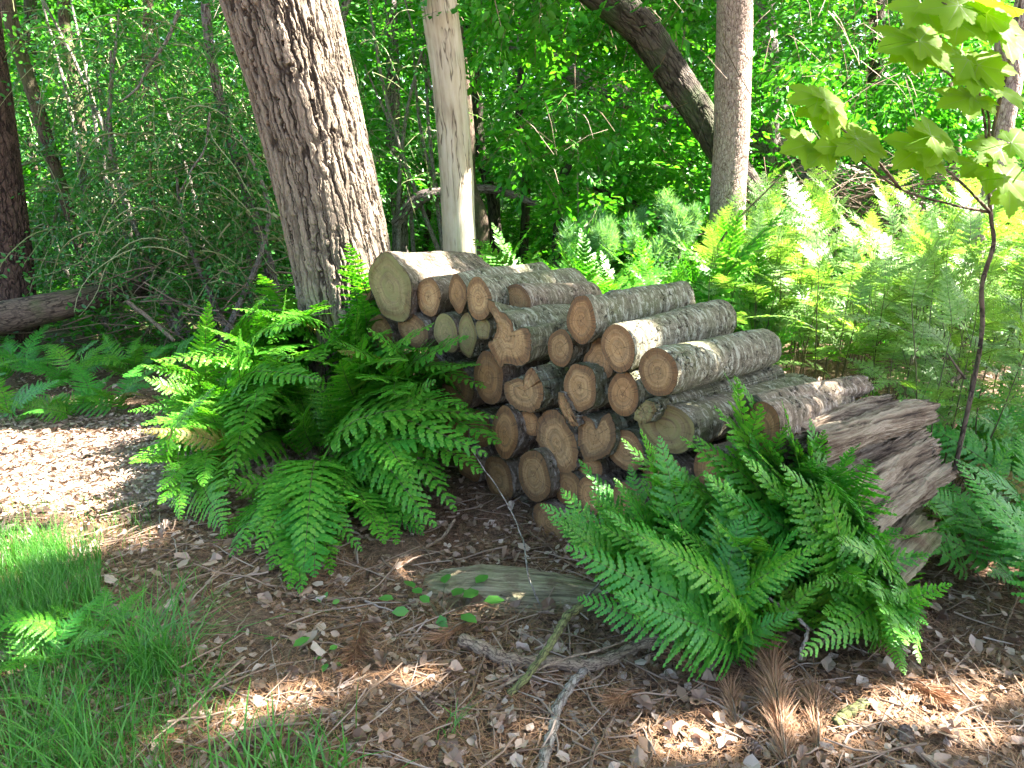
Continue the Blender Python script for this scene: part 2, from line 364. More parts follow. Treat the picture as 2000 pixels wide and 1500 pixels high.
# ------------------------------------------------------------------ ground
def ground():
    xs = np.concatenate([np.linspace(-150, -6, 30), np.linspace(-5.8, 5.8, 240), np.linspace(6, 150, 30)])
    ys = np.concatenate([np.linspace(-60, 0.6, 12), np.linspace(.8, 8, 200), np.linspace(8.3, 30, 40), np.linspace(32, 200, 30)])
    X, Yg = np.meshgrid(xs, ys)
    Z = gz(X, np.clip(Yg, -60, 60))
    rg = np.random.default_rng(5)
    near = (np.abs(X) < 5.8) & (Yg > .8) & (Yg < 8)
    for k in range(14):
        a, b, c = rg.normal(0, 9, 2).tolist()+[rg.uniform(0, 6)]
        Z = Z + near*.004*np.sin(a*X+b*Yg+c)
    v = np.stack([X, Yg, Z-.004], 2).reshape(-1, 3); nx = len(xs)
    i = (np.arange(len(ys)-1)[:, None]*nx + np.arange(nx-1)[None]).ravel()
    mb = MB(); mb.add(v, [np.stack([i, i+1, i+nx+1, i+nx], 1)])
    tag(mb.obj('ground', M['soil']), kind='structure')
ground()

# ------------------------------------------------------------------ leaf templates
BL = np.array([[0, 0, 0], [.3, .24, .05], [.68, .22, .03], [1, 0, -.06], [.68, -.22, .03], [.3, -.24, .05]])  # beech leaf, unit length
BLF = [np.array([[0, 1, 2, 3]]), np.array([[0, 3, 4, 5]])]
DL = np.array([[0, 0, 0], [.5, .36, .04], [1, 0, -.03], [.5, -.36, .04]]); DLF = [np.array([[0, 1, 2, 3]])]
def spray_template(seed, n=24, L=.55, leaf=.06, droop=.12, wid=.02):
    rg = np.random.default_rng(seed); mb = MB()
    t = np.linspace(0.08, 1, n); side = np.where(np.arange(n) % 2, 1, -1)
    base = np.stack([t*L, .03*np.sin(t*5+seed), -droop*t*t], 1)
    # side twiglets: half the leaves offset laterally
    off = rg.uniform(0, 1, n)*(1-t)*.5*L
    base = base + np.stack([off*.6, side*off, -off*.15], 1)
    a = rg.uniform(.5, 1.1, n)*side
    d = np.stack([np.cos(a), np.sin(a), rg.uniform(-.5, .1, n)], 1)
    up = np.stack([rg.normal(0, .35, n), rg.normal(0, .35, n), np.ones(n)], 1)
    sc_ = leaf*rg.uniform(.65, 1.15, n)
    Rm = frames(d, up)*sc_[:, None, None]
    return base, Rm
SPR = [spray_template(s) for s in range(6)]
def sprays(mb, pos, dirs, rg, scale=1., leafscale=1., tv=BL, tf=BLF, mat=0, twig=None, filt=None):
    N = len(pos); up = np.stack([rg.normal(0, .3, N), rg.normal(0, .3, N), np.ones(N)], 1)
    Fm = frames(dirs, up); s = scale*rg.uniform(.7, 1.2, N); pick = rg.integers(0, len(SPR), N)
    for k in range(len(SPR)):
        idx = np.where(pick == k)[0]
        if not len(idx): continue
        b, Rl = SPR[k]
        T = (np.einsum('nij,kj->nki', Fm[idx]*s[idx, None, None], b) + pos[idx][:, None]).reshape(-1, 3)
        RR = np.einsum('nij,kjl->nkil', Fm[idx], Rl*leafscale).reshape(-1, 3, 3)
        if filt is not None:
            kk = not_blocking(T+filt[0], filt[1]); T = T[kk]; RR = RR[kk]
        inst(mb, tv, tf, RR, T, mat)
    if twig is not None:
        q = np.array([[0, .004, 0], [0, -.004, 0], [.55, -.002, -.12], [.55, .002, -.12], [.25, -.003, -.02], [.25, .003, -.02]])
        inst(mb, q, [np.array([[0, 1, 4, 5], [5, 4, 2, 3]])], Fm*s[:, None, None], pos, twig)
def ellip(rg, n, c, r, shell=.0):
    d = nrm(rg.normal(size=(n, 3))); rad = (rg.uniform(shell**3, 1, n)**(1/3))[:, None]
    return np.asarray(c) + d*rad*np.asarray(r), d

# sunlit places: overhead leaves are dropped along the sun's path to them (point, radius)
LIT = []
def lit(px, py, Y, r): LIT.append((P(px, py, Y), r))
def litg(px, py, r): LIT.append((G(px, py), r))
for a in [(735, 420, 4.5, .34), (700, 250, 4.5, .30), (650, 60, 4.5, .30), (620, -120, 4.4, .3), (765, 500, 4.4, .28),
          (930, 480, 6.5, .2), (905, 380, 6.5, .12), (1460, 250, 6.7, .15), (1460, 400, 6.7, .18), (1460, 60, 6.7, .14),
          (840, 515, 4.2, .22), (960, 530, 4.2, .16), (1060, 580, 3.9, .07), (560, 590, 4.1, .22), (430, 640, 4.0, .25), (330, 720, 4.0, .22),
          (690, 600, 4.1, .12), (1730, 790, 3.1, .06), (1000, 480, 6., .5), (1150, 500, 5.6, .6), (1300, 500, 5.6, .6), (1960, 40, 2.75, .12), (1880, 40, 2.7, .11), (1600, 215, 2.7, .05), (1570, 285, 2.7, .04), (1690, 275, 2.7, .04), (1830, 85, 2.6, .05), (1950, 130, 2.7, .06), (1900, 200, 2.7, .05), (1930, 300, 2.8, .07), (1985, 370, 2.7, .07), (1180, 465, 6.6, .35), (1325, 460, 6.6, .35), (1600, 150, 7, 1.0), (1750, 60, 6, 1.0), (1900, 60, 4, .45), (1940, 20, 2.7, .15), (1780, 90, 2.8, .08), (1600, 230, 2.8, .12),
          (1960, 320, 2.9, .08), (1620, 290, 2.8, .06), (710, 930, 3.0, .03), (680, 1000, 2.9, .03), (300, 870, 3.4, .10), (1380, 970, 2.2, .03)]:
    lit(*a)
for k_ in range(9):
    lit(1430+k_*80, 560, 4.9, .6); lit(1430+k_*80, 470, 4.9, .5); lit(1400+k_*85, 480, 6.0, .8); lit(1480+k_*70, 620, 4.5, .35)
for a in [(40, 900, .35), (150, 910, .35), (230, 850, .30), (60, 830, .4), (160, 800, .3), (-80, 870, .5), (270, 1050, .09), (200, 1010, .08), (60, 1080, .2), (130, 1060, .16), (-20, 1120, .15), (190, 1040, .1), (1000, 1440, .04), (1330, 1450, .05), (1500, 1440, .04), (760, 1330, .04), (1850, 1440, .06),
          (0, 960, .25), (100, 960, .3), (-60, 950, .3), (200, 960, .2), (290, 840, .2), (120, 860, .4), (430, 1400, .08), (520, 1370, .06), (360, 1430, .05), (600, 1350, .05), (1700, 1400, .07), (1640, 1375, .04), (1790, 1365, .07), (1900, 1365, .07), (1980, 1340, .09), (1850, 1400, .04), (1960, 1120, .1), (1750, 840, .05),
          (330, 900, .15), (20, 1300, .06), (1240, 1440, .03)]:
    litg(*a)
rgl = np.random.default_rng(77)
for k_ in range(46): lit(rgl.uniform(-20, 2000), rgl.uniform(-20, 430), rgl.uniform(6.6, 9.8), rgl.uniform(.15, .38))
LP = np.array([p for p, r in LIT]); LR = np.array([r for p, r in LIT])
def not_blocking(pos, pad):
    """True for positions whose shadow misses every sunlit place"""
    d = pos[:, None] - LP[None]; al = np.einsum('nki,i->nk', d, S)
    perp = np.linalg.norm(d - al[..., None]*S, axis=2)
    return ~(((perp < LR[None]+pad) & (al > 0.25)).any(1))

# ------------------------------------------------------------------ big trees
def trunk_mesh(pts, rads, seg, n, name, material, parent, rough=.04, seed=0, flare=0., rfun=None):
    mb = MB(); pp = smooth_path(np.array([list(p)+[r] for p, r in zip(pts, rads)]), n)
    rr = pp[:, 3].copy()
    if flare:
        h = pp[:, 2] - pp[0, 2]; rr *= 1 + flare*np.exp(-np.clip(h, 0, 9)/.25)
    tube(mb, pp[:, :3], rr, seg, 0, rough, seed, True, rfun=rfun)
    return mb.obj(name, material, parent)
def rel(pts, base): return [np.asarray(p)-base for p in pts]
def tree(name, label, pts, rads, seg, n, m, seed=0, flare=0., cat='tree', group=None, rfun=None, rough=.04):
    base = np.array(pts[0]); base = np.array([base[0], base[1], float(gz(base[0], base[1]))-.05])
    e = empty(name, base, label, cat, group)
    trunk_mesh(rel(pts, base), rads, seg, n, 'trunk', m, e, rough, seed, flare, rfun)
    return e, base

pinep = [P(700, 740, 4.75), P(682, 590, 4.75), P(644, 400, 4.75), P(595, 200, 4.72), P(543, 0, 4.68), P(485, -230, 4.62), P(400, -600, 4.5), P(300, -1100, 4.4), P(150, -1900, 4.3)]
pinep[0][2] = -.1
e_pine, b_pine = tree('pine_tree', 'thick leaning pine trunk with deeply plated bark behind the log pile', pinep,
     [.33, .305, .295, .30, .305, .30, .28, .26, .2], 420, 1100, M['pine'], 1, .12)
pale = [P(905, 700, 6.6), P(900, 510, 6.6), P(892, 350, 6.6), P(878, 170, 6.6), P(857, 0, 6.6), P(830, -300, 6.6), P(800, -900, 6.5), P(790, -1500, 6.4)]
pale[0][2] = 0
e_pale, b_pale = tree('beech_tree', 'straight smooth pale trunk with dark cracks beside the big pine', pale,
     [.15, .145, .14, .14, .145, .14, .12, .09], 64, 300, M['smooth'], 2, .2)
con = [P(1410, 700, 6.9), P(1417, 520, 6.9), P(1424, 350, 6.9), P(1432, 150, 6.9), P(1434, 0, 6.9), P(1436, -300, 6.9), P(1445, -900, 6.9), P(1450, -1700, 6.9)]
con[0][2] = .0
e_con, b_con = tree('conifer_tree', 'straight grey brown scaly trunk rising from sunlit ferns', con,
     [.165, .15, .15, .148, .145, .14, .12, .09], 160, 900, M['conifer'], 3, .2)
ln = [P(1520, 640, 7.2), P(1505, 470, 7.2), P(1465, 380, 7.2), P(1400, 275, 7.2), P(1335, 175, 7.2), P(1255, 62, 7.2), P(1150, -30, 7.2), P(980, -130, 7.2), P(800, -330, 7.2)]
ln[0][2] = .1
e_ln, b_ln = tree('leaning_tree', 'dark curved trunk leaning left above the ferns behind the scaly trunk', ln,
     [.17, .14, .135, .135, .14, .15, .155, .14, .1], 48, 200, M['dark'], 4)
le = [P(25, 660, 6.4), P(22, 560, 6.4), P(0, 350, 6.4), P(-20, 200, 6.4), P(-45, 0, 6.4), P(-60, -400, 6.4)]
e_le, b_le = tree('dark_pine_tree', 'dark brown rough trunk cut off by the left edge of the photo', le,
     [.2, .175, .165, .16, .15, .13], 120, 400, bark_mat('dark_plated_bark', (.12, .075, .055), (.07, .042, .032), (.02, .012, .01), .04, 2.5, .014), 5, .1)
tree('thin_tree', 'thin brown curved stem rising beside the dark left trunk', [P(180, 600, 7.2), P(172, 540, 7.2), P(140, 430, 7.2), P(112, 340, 7.2), P(70, 200, 7.2), P(35, 90, 7.2), P(12, -20, 7.2), P(0, -200, 7.2)],
     [.05, .048, .048, .055, .058, .06, .062, .05], 24, 120, M['stem'], 6)
tree('thin_tree', 'thin dark stem with a fork, second from the left among the thin stems', [P(200, 620, 8.2), P(185, 500, 8.2), P(165, 330, 8.2), P(152, 200, 8.2), P(128, 60, 8.2), P(120, -150, 8.2)],
     [.05, .05, .05, .052, .055, .05], 20, 100, M['stem'], 7)
tree('thin_tree', 'slim grey stem leaning left just beside the big pine', [P(545, 610, 6.6), P(535, 560, 6.6), P(500, 430, 6.6), P(465, 320, 6.6), P(435, 220, 6.6), P(408, 80, 6.6), P(395, -100, 6.6)],
     [.05, .048, .046, .042, .040, .038, .03], 24, 120, M['grey'], 8)
er = [P(1890, 560, 5.0), P(1925, 400, 5.0), P(1950, 320, 5.0), P(1962, 240, 5.0), P(1975, 150, 5.0), P(1968, 90, 5.0), P(1995, 30, 5.0), P(2030, -100, 5)]
er[0][2] = 0
e_er, b_er = tree('crooked_tree', 'crooked pale brown trunk at the right edge behind sycamore leaves', er,
     [.05, .045, .05, .055, .065, .07, .06, .05], 40, 200, M['conifer'], 9)
bgt = [(965, 470, 930, 180, 10, 24, 'dark', 'dark slim trunk just right of the pale smooth trunk'),
       (1022, 400, 1018, 120, 12, 16, 'dark', 'thin dark trunk standing in bright green clearing'),
       (935, 500, 912, 260, 8.5, 34, 'stem', 'brown trunk half hidden behind the pale smooth trunk'),
       (775, 500, 768, 200, 9.5, 30, 'grey', 'grey trunk between the big pine and the pale trunk'),
       (1525, 560, 1500, 100, 10.5, 40, 'grey', 'grey purple trunk behind the scaly trunk'),
       (1722, 330, 1715, 60, 12, 32, 'dark', 'dark trunk deep among the leaves above the brushwood'),
       (300, 520, 290, -50, 10, 20, 'stem', 'thin stem deep behind the tangled holly'),
       (1075, 470, 1110, 320, 9.0, 20, 'dark', 'dark broken snag in the shade left of the hanging leaves'),
       (1340, 480, 1345, 100, 13, 22, 'dark', 'thin trunk far off behind the drooping beech leaves'),
       (1860, 420, 1850, -60, 10, 22, 'stem', 'slender trunk behind the sycamore sapling'),
       (640, 200, 690, -60, 12, 24, 'grey', 'thin trunk directly right of the upper pine trunk'),
       (70, 520, 60, -60, 12, 24, 'dark', 'thin dark trunk far behind the left stems')]
BG_TREES = []
for i, (x0, y0, x1, y1, Y, wpx, mm, lab) in enumerate(bgt):
    a = P(x0, y0, Y); b = P(x1, y1, Y); a0 = a.copy(); a0[2] = float(gz(a[0], a[1]))-.1
    r = wpx/2*Y/F
    pts = [a0, a*.75+b*.25+[.05, 0, 0], a*.4+b*.6-[.04, 0, 0], b]
    if y1 < 300 and i != 7: pts.append(b + (b-a)*.8/max(1, .4*np.linalg.norm(b-a)))
    BG_TREES.append(tree('forest_tree', lab, pts, [r*1.1, r, r*.9, r*.85, r*.7][:len(pts)], 20, 80, M[mm], 20+i, group='slim trunks in the wood behind'))
# fallen trunks
def fallen(label, pts, rads, m, seed, seg=40, n=150, name='fallen_trunk', cat='fallen trunk'):
    mb = MB(); base = np.array(pts[0]); pp = smooth_path(np.array([list(np.array(p)-base)+[r] for p, r in zip(pts, rads)]), n)
    tube(mb, pp[:, :3], pp[:, 3], seg, 0, .06, seed, True)
    o = mb.obj(name, m); o.location = base.tolist(); return tag(o, label, cat)
fallen('brown fallen trunk lying on the ground at the left edge', [P(-150, 650, 5.9), P(0, 620, 5.9), P(120, 597, 6.0), P(200, 576, 6.3), P(300, 560, 6.9)], [.15, .13, .11, .09, .07], M['stem'], 31)
fallen('purple grey trunk leaning across the wood behind the dark leaning tree', [P(1000, 80, 11.5), P(1180, 175, 11.2), P(1350, 235, 11), P(1500, 290, 10.6), P(1640, 350, 10.2), P(1800, 430, 9.8)], [.12, .15, .17, .18, .2, .22], M['grey'], 32)
fallen('dark fallen trunk sloping down right behind the two feathery bushes', [P(1150, 350, 9), P(1260, 420, 8.8), P(1330, 470, 8.6)], [.06, .08, .09], M['dark'], 33)
fallen('bent pale fallen branch between the grey trunk and the pale trunk', [P(770, 440, 8.4), P(810, 395, 8.4), P(850, 378, 8.4), P(960, 370, 8.6), P(1050, 400, 8.6)], [.05, .075, .06, .045, .03], M['grey'], 34)

# ------------------------------------------------------------------ crowns
def crown(parent, base, c, r, n, seed, m=('beech',), scale=1., leafscale=1., hang=.3, filt=False, pad=.25, tv=BL, tf=BLF, name='crown', clump=0, pos=None):
    rg = np.random.default_rng(seed); mb = MB()
    if pos is None:
        if clump:
            cc, _ = ellip(rg, clump, c, np.array(r)*.85); k = rg.integers(0, clump, n)
            cs = rg.uniform(.5, 1.3, clump)
            pos = cc[k] + rg.normal(size=(n, 3))*np.array([.55, .55, .28])*cs[k][:, None]*min(r)/1.6
        else: pos, _ = ellip(rg, n, c, r)
    pos = pos[pos[:, 2] > gz(pos[:, 0], pos[:, 1]) + .05]
    n = len(pos)
    d = nrm(np.stack([rg.normal(size=n), rg.normal(size=n), rg.normal(-hang, .35, n)], 1))
    sprays(mb, pos-base, d, rg, scale, leafscale, tv, tf, 0, 1, filt=(base, pad*.3) if filt else None)
    return mb.obj(name, [M[m[0]], M['twig']], parent)
# unseen leaf masses added overhead to shape shade and sun patches, parented as crowns
def shade_crown(parent, base, n, seed, x, y, z, clump):
    c = np.array([(x[0]+x[1])/2, (y[0]+y[1])/2, (z[0]+z[1])/2]); r = np.array([(x[1]-x[0])/2, (y[1]-y[0])/2, (z[1]-z[0])/2])
    rg = np.random.default_rng(seed)
    pos = c + rg.uniform(-1, 1, (n, 3))*r
    return crown(parent, base, c, r, n, seed, ('beech',), 1.5, 2.6, .1, True, .22, DL, DLF, pos=pos)
shade_crown(e_con, b_con, 2300, 101, (1.0, 6.5), (3.0, 9.5), (6.6, 9.5), 0)
shade_crown(e_er, b_er, 3300, 103, (4.5, 12), (.5, 7.5), (6.4, 9.5), 0)
shade_crown(e_pine, b_pine, 600, 102, (-7, 1.5), (1, 8), (7.5, 10.5), 0)
shade_crown(e_pale, b_pale, 500, 104, (-3, 4), (3, 10), (6.5, 10), 0)
shade_crown(e_le, b_le, 500, 105, (-9, -2), (2, 10), (6, 9.5), 0)

for i_, (e_, b_) in enumerate(BG_TREES):
    if b_[1] > 7.5: shade_crown(e_, b_, 120, 120+i_, (b_[0]-1.8, b_[0]+3.4), (b_[1]-1.5, b_[1]+3.5), (5.6, 9), 0)  # unseen leaves added above the slim trunks to dim the wood behind
# beech foliage hanging from the leaning tree: centre and right of the picture
def region(parent, base, boxes, seed, name='crown', m='beech', scale=1., leafscale=1., twig=1, filt=True, tv=BL, tf=BLF, hang=.5):
    """boxes: (px0,px1,py0,py1,Y0,Y1,n) volumes of sprays gathered in clumps"""
    rg = np.random.default_rng(seed); allp = []
    for (x0, x1, y0, y1, Y0, Y1, n) in boxes:
        nc = max(3, n//14); cen = np.array([P(rg.uniform(x0, x1), rg.uniform(y0, y1), rg.uniform(Y0, Y1)) for _ in range(nc)])
        k = rg.integers(0, nc, n)
        allp.append(cen[k] + rg.normal(size=(n, 3))*np.array([.33, .33, .16]))
    pos = np.concatenate(allp)
    return crown(parent, base, None, None, len(pos), seed+1, (m,), scale, leafscale, hang, filt, .1, tv, tf, name, pos=pos)
region(e_ln, b_ln, [(900, 1400, -80, 130, 8.2, 9.5, 260), (940, 1420, 120, 430, 8.2, 10, 300), (1000, 1130, -60, 260, 6.6, 7.6, 80), (1060, 1260, 200, 400, 6.6, 7.4, 60), (560, 900, -80, 300, 8, 10, 200)], 201, leafscale=1.55)
region(e_er, b_er, [(1480, 2000, -60, 330, 7.9, 9.5, 420), (1490, 1950, -60, 260, 6.4, 7.4, 90), (1460, 1800, 330, 450, 7.9, 9, 120), (1330, 1400, -80, 130, 6.4, 7., 16), (1300, 1500, -80, 150, 8.2, 9, 80)], 202, leafscale=1.55)
# understorey trees farther back: each its own trunk and crown
und = [(640, 330, 12, 1.6, 'dense green young tree behind the big pine trunk'), (820, 200, 13, 1.8, 'young tree filling the gap above the pale fallen branch'),
       (1100, 300, 13, 2.0, 'bushy young tree in the shade at the centre of the wood'), (1340, 320, 12, 1.8, 'young tree in leaf behind the leaning trunk'),
       (1620, 250, 12, 2.0, 'bright leafy young tree behind the scaly trunk'), (1850, 200, 12.5, 2.2, 'bright leafy young tree behind the sycamore sapling'),
       (2050, 330, 11, 1.8, 'leafy young tree at the right edge of the wood'), (60, 200, 11, 2.0, 'bright leafy young tree at the left edge of the wood'),
       (330, 120, 12, 2.0, 'leafy young tree above the tangled holly'), (470, 350, 11, 1.4, 'dense young tree between the holly and the big pine'),
       (190, 420, 10, 1.3, 'low leafy young tree behind the fallen trunk')]
for i, (px, py, Y, r, lab) in enumerate(und):
    c = P(px, py, Y); b = np.array([c[0], c[1], float(gz(c[0], c[1]))])
    e = empty('young_tree', b, lab, 'tree', 'leafy young trees behind')
    mb = MB(); tube(mb, smooth_path([[0, 0, -.05], [.1, 0, 1], [-.05, .1, c[2]-b[2]]], 20), np.linspace(.06, .02, 20), 8); mb.obj('trunk', M['stem'], e)
    crown(e, b, c-[0, 0, .2], (r, r*.8, r*1.15), int(190*r), 300+i, ('beech',), 1.5, 1.7, .2, True, .1, BL, BLF, clump=int(14*r))
# far woodland: uncountable mass
def far_wood():
    rg = np.random.default_rng(9); N = 15000
    Y = rg.uniform(15, 34, N); X = rg.uniform(-1.05, 1.05, N)*Y*.85; z = gz(X, Y) + rg.uniform(0, 1, N)**.8*(.36*Y+1)
    # clumps
    keep = (np.sin(X*1.1+Y*.7)+np.sin(z*1.5+X*.6)+rg.normal(0, .9, N)) > -1.0
    lowgap = (z-gz(X, Y) < 1.8) & (rg.uniform(size=N) < .45)
    pos = np.stack([X, Y, z], 1)[keep & ~lowgap]; mb = MB(); n = len(pos)
    d = nrm(np.stack([rg.normal(size=n), rg.normal(size=n), rg.normal(-.3, .3, n)], 1))
    sprays(mb, pos, d, rg, 3.0, 3.6, DL, DLF, 0, None)
    tag(mb.obj('woodland', M['far']), 'distant green woodland foliage beyond the trees', 'woodland', kind='stuff')
far_wood()
def ground_cover():
    rg = np.random.default_rng(19); N = 2600
    Y = 6.3 + 13*rg.uniform(size=N)**1.4; X = rg.uniform(-1, 1, N)*Y*.85
    pos = np.stack([X, Y, gz(X, Y)+rg.uniform(.02, .4, N)*rg.uniform(size=N)], 1); mb = MB()
    d = nrm(np.stack([rg.normal(size=N), rg.normal(size=N), rg.normal(.1, .3, N)], 1))
    sprays(mb, pos, d, rg, 1., 1.2, BL, BLF, 0, 1)
    tag(mb.obj('undergrowth', [M['beech'], M['twig']]), 'low leafy undergrowth covering the floor of the wood', 'undergrowth', kind='stuff')
ground_cover()

# ------------------------------------------------------------------ holly tangle on the left
def holly(label, boxes, seed, ntw, nleaf, Yr):
    rg = np.random.default_rng(seed)
    xs = [b[0] for b in boxes]+[b[1] for b in boxes]; cx = sum(xs)/len(xs)
    b0 = P(cx, 600, Yr); base = np.array([b0[0], b0[1], float(gz(b0[0], b0[1]))])
    e = empty('holly_bush', base, label, 'bush', 'tangled holly on the left')
    mb = MB(); tips = []
    # main limbs
    ml = MB()
    for k in range(7):
        x0, x1, y0, y1, Y0, Y1 = boxes[k % len(boxes)]
        s = base + [rg.normal(0, .35), rg.normal(0, .25), 0]; t = P(rg.uniform(x0, x1), rg.uniform(y0-80, y0+150), rg.uniform(Y0, Y1))
        mid = s*.5+t*.5+[rg.normal(0, .2), 0, .2]
        tube(ml, smooth_path([s, mid, t], 24)-base, np.linspace(.03, .010, 24), 8, 0, .05, k)
    ml.obj('limb', M['greystick'], e)
    for k in range(ntw):
        x0, x1, y0, y1, Y0, Y1 = boxes[rg.integers(0, len(boxes))]
        s = P(rg.uniform(x0, x1), rg.uniform(y0, y1), rg.uniform(Y0, Y1))
        a = rg.uniform(0, 6.28); L = rg.uniform(.35, 1.1)
        d = np.array([math.cos(a), .5*math.sin(a), rg.uniform(-.2, .9)]); d /= np.linalg.norm(d)
        p = [s]; g = -rg.uniform(1.0, 3.2)
        for q in range(7):
            d = d + np.array([rg.normal(0, .16), rg.normal(0, .16), g*.16]); d /= np.linalg.norm(d)
            if q > 3 and rg.uniform() < .4: g = .8
            p.append(p[-1]+d*L/7)
        p = np.array(p); r0 = rg.uniform(.0035, .0075)*(2 if rg.uniform() < .08 else 1)
        tube(mb, smooth_path(p, 12)-base, np.linspace(r0, r0*.35, 12), 4, 0)
        tips.append(p[2:])
    mb.obj('twig_tangle', M['paletwig'], e)
    tips = np.concatenate(tips)
    lv = MB(); n = nleaf; k = rg.integers(0, len(tips), n); pos = tips[k]+rg.normal(0, .03, (n, 3))
    pos = pos
    d = rg.normal(size=(n, 3)); up = np.stack([rg.normal(0, .5, n), rg.normal(-.3, .5, n), np.ones(n)], 1)
    inst(lv, BL, BLF, frames(d, up)*(rg.uniform(.03, .055, n))[:, None, None], pos-base)
    pos2 = []
    for k in range(int(nleaf/45)):
        b = boxes[rg.integers(0, len(boxes))]; pos2.append(P(rg.uniform(b[0], b[1]), rg.uniform(b[2]-40, b[3]), rg.uniform(b[4], b[5])))
    pos2 = np.array(pos2); d2 = nrm(rg.normal(size=(len(pos2), 3))*[1, 1, .5]); sprays(lv, pos2-base, d2, rg, .8, .8, BL, BLF, 0, 1)
    lv.obj('foliage', [M['holly'], M['paletwig']], e)
holly('tangled holly with arching pale twigs left of the big pine', [(200, 560, 30, 480, 6.0, 7.4), (300, 560, 200, 560, 6.0, 7.0)], 401, 300, 9000, 6.8)
holly('tangled holly with glossy leaves around the thin left stems', [(0, 330, 0, 450, 6.6, 8.2), (60, 380, 350, 600, 6.3, 7.4)], 402, 200, 8000, 7.6)
holly('holly twigs arching between the big pine and the pale trunk', [(640, 900, 0, 420, 7.6, 9.2)], 403, 70, 1500, 8.6)

def dense_holly(label, boxes, seed, px, Y):
    b0 = P(px, 600, Y); base = np.array([b0[0], b0[1], float(gz(b0[0], b0[1]))]); e = empty('holly_bush', base, label, 'bush', 'tangled holly on the left')
    mb = MB(); tube(mb, smooth_path([[0, 0, -.05], [.1, 0, .9], [0, .1, 1.9]], 16), np.linspace(.05, .02, 16), 8); mb.obj('trunk', M['stem'], e)
    region(e, base, boxes, seed, 'crown', 'holly', 1., .9)
dense_holly('dark leafy holly filling the gap behind the tangled twigs', [(180, 600, -60, 620, 8.3, 9.6, 620)], 411, 400, 9)
dense_holly('dark leafy holly behind the thin stems at the left', [(-60, 260, 60, 620, 8.6, 9.8, 330)], 413, 100, 9.2)
# ------------------------------------------------------------------ fronds
def frond_mesh(name, seed, arch=.18, npin=23, width=.30, stipe=.18, mats=('fern', 'fernstem'), fine=1., tri=False, pdroop=.25, stipe_r=.0045):
    rg = np.random.default_rng(seed); rgx = 1.0
    def curve(t):
        t = np.asarray(t, float)
        z = arch*(np.sin(np.pi*t**.85))
        y = .03*np.sin(t*3+seed)
        return np.stack([t, y, z], -1)
    mb = MB()
    tt = np.linspace(0, 1, 16); tube(mb, curve(tt), stipe_r*(1-tt*.8), 5, 1)
    q = (np.arange(npin)+.5)/npin
    tj = stipe + (1-stipe)*(1-(1-q)**1.3)
    gap = np.gradient(tj)*rgx
    lj = width*((1-q)**.95)*np.clip(.6+q*3, 0, 1)+.004
    V = []; Rs = []
    PV = np.array([[0, .5, 0], [.55, .36, 0.02], [1, 0.06, -.06], [.5, -.40, 0.02], [0, -.5, 0]])
    for j in range(npin):
        c = curve(tj[j]); T = curve(tj[j]+.01)-curve(tj[j]-.01); T /= np.linalg.norm(T)
        Sd = np.cross([0, 0, 1.], T); Sd /= np.linalg.norm(Sd); N = np.cross(T, Sd)
        for sg in (-1, 1):
            l = lj[j]*rg.uniform(.82, 1.1)*(.45 if rg.uniform() < .035 else 1); a = R_(78-38*q[j]+rg.normal(0, 4))
            D = math.cos(a)*T + sg*math.sin(a)*Sd + N*rg.normal(.10, .07); D /= np.linalg.norm(D)
            dr = pdroop*rg.uniform(.5, 1.4)
            m = max(4, int(round(l/(gap[j]*(.50 if not tri else .42)+.0025))))
            s = (np.arange(m)+.3)/m
            pc = c + D*(s*l)[:, None] - N*(dr*l*s*s)[:, None] + T*(.12*l*s*s)[:, None]
            Dt = nrm(D[None] - N[None]*(2*dr*s)[:, None] + T[None]*(.24*s)[:, None])
            tw = rg.normal(0, .15)
            Sp = nrm(np.cross(N[None]+Sd[None]*tw, Dt)); Np = np.cross(Dt, Sp)
            pl = (.74 if not tri else .66)*gap[j]*(1-s)**.65*min(1, .5+l/width) + .0015
            wd = l/m*1.0
            for s2 in (-1, 1):
                dd = nrm(Dt*.66 + Sp*s2*.75 + Np*rg.normal(-.05, .12, (m, 1)))
                yy = nrm(np.cross(Np, dd)); zz = np.cross(dd, yy)
                if not tri:
                    Rm = np.stack([dd*pl[:, None], yy*wd, zz*pl[:, None]], 2)
                    V.append((pc, Rm))
                else:   # third order: leaflets along each pinnule
                    k = 4
                    for u in range(k):
                        f = (u+.4)/k; pos = pc + dd*(pl*f)[:, None]; ll = pl*.42*(1-f*.7)
                        for s3 in (-1, 1):
                            d3 = nrm(dd*.55+yy*s3*.84); y3 = nrm(np.cross(zz, d3))
                            Rm = np.stack([d3*ll[:, None], y3*(pl/k*1.4)[:, None], zz*ll[:, None]], 2); V.append((pos, Rm))
            # pinna midrib
            if tri: ws = np.array([.0035, .0025, 0.])
            else: ws = np.array([.24, .25, .17, 0.])*gap[j]
            qs = np.linspace(0, 1, len(ws)); pb_ = c + D*(qs*l)[:, None] - N*(dr*l*qs*qs)[:, None] + T*(.12*l*qs*qs)[:, None] - N*.0008
            sd = Sp[0]; bv = np.stack([pb_-sd*ws[:, None], pb_+sd*ws[:, None]], 1).reshape(-1, 3)
            mb.add(bv, [np.array([[2*z_, 2*z_+1, 2*z_+3, 2*z_+2] for z_ in range(len(ws)-1)])], 0)
    T_ = np.concatenate([a for a, b in V]); R3 = np.concatenate([b for a, b in V])
    inst(mb, PV, [np.array([[0, 1, 2, 3, 4]])], R3, T_)
    return mb.mesh(name, [M[m] for m in mats], smooth=False)
FR = [frond_mesh('frond', s, arch=a, width=wd, mats=('fern', 'fernstem'), pdroop=pd) for s, a, wd, pd in ((1, .14, .22, .15), (2, .22, .25, .25), (3, .08, .22, .1), (4, .28, .23, .25), (5, .18, .27, .2))]
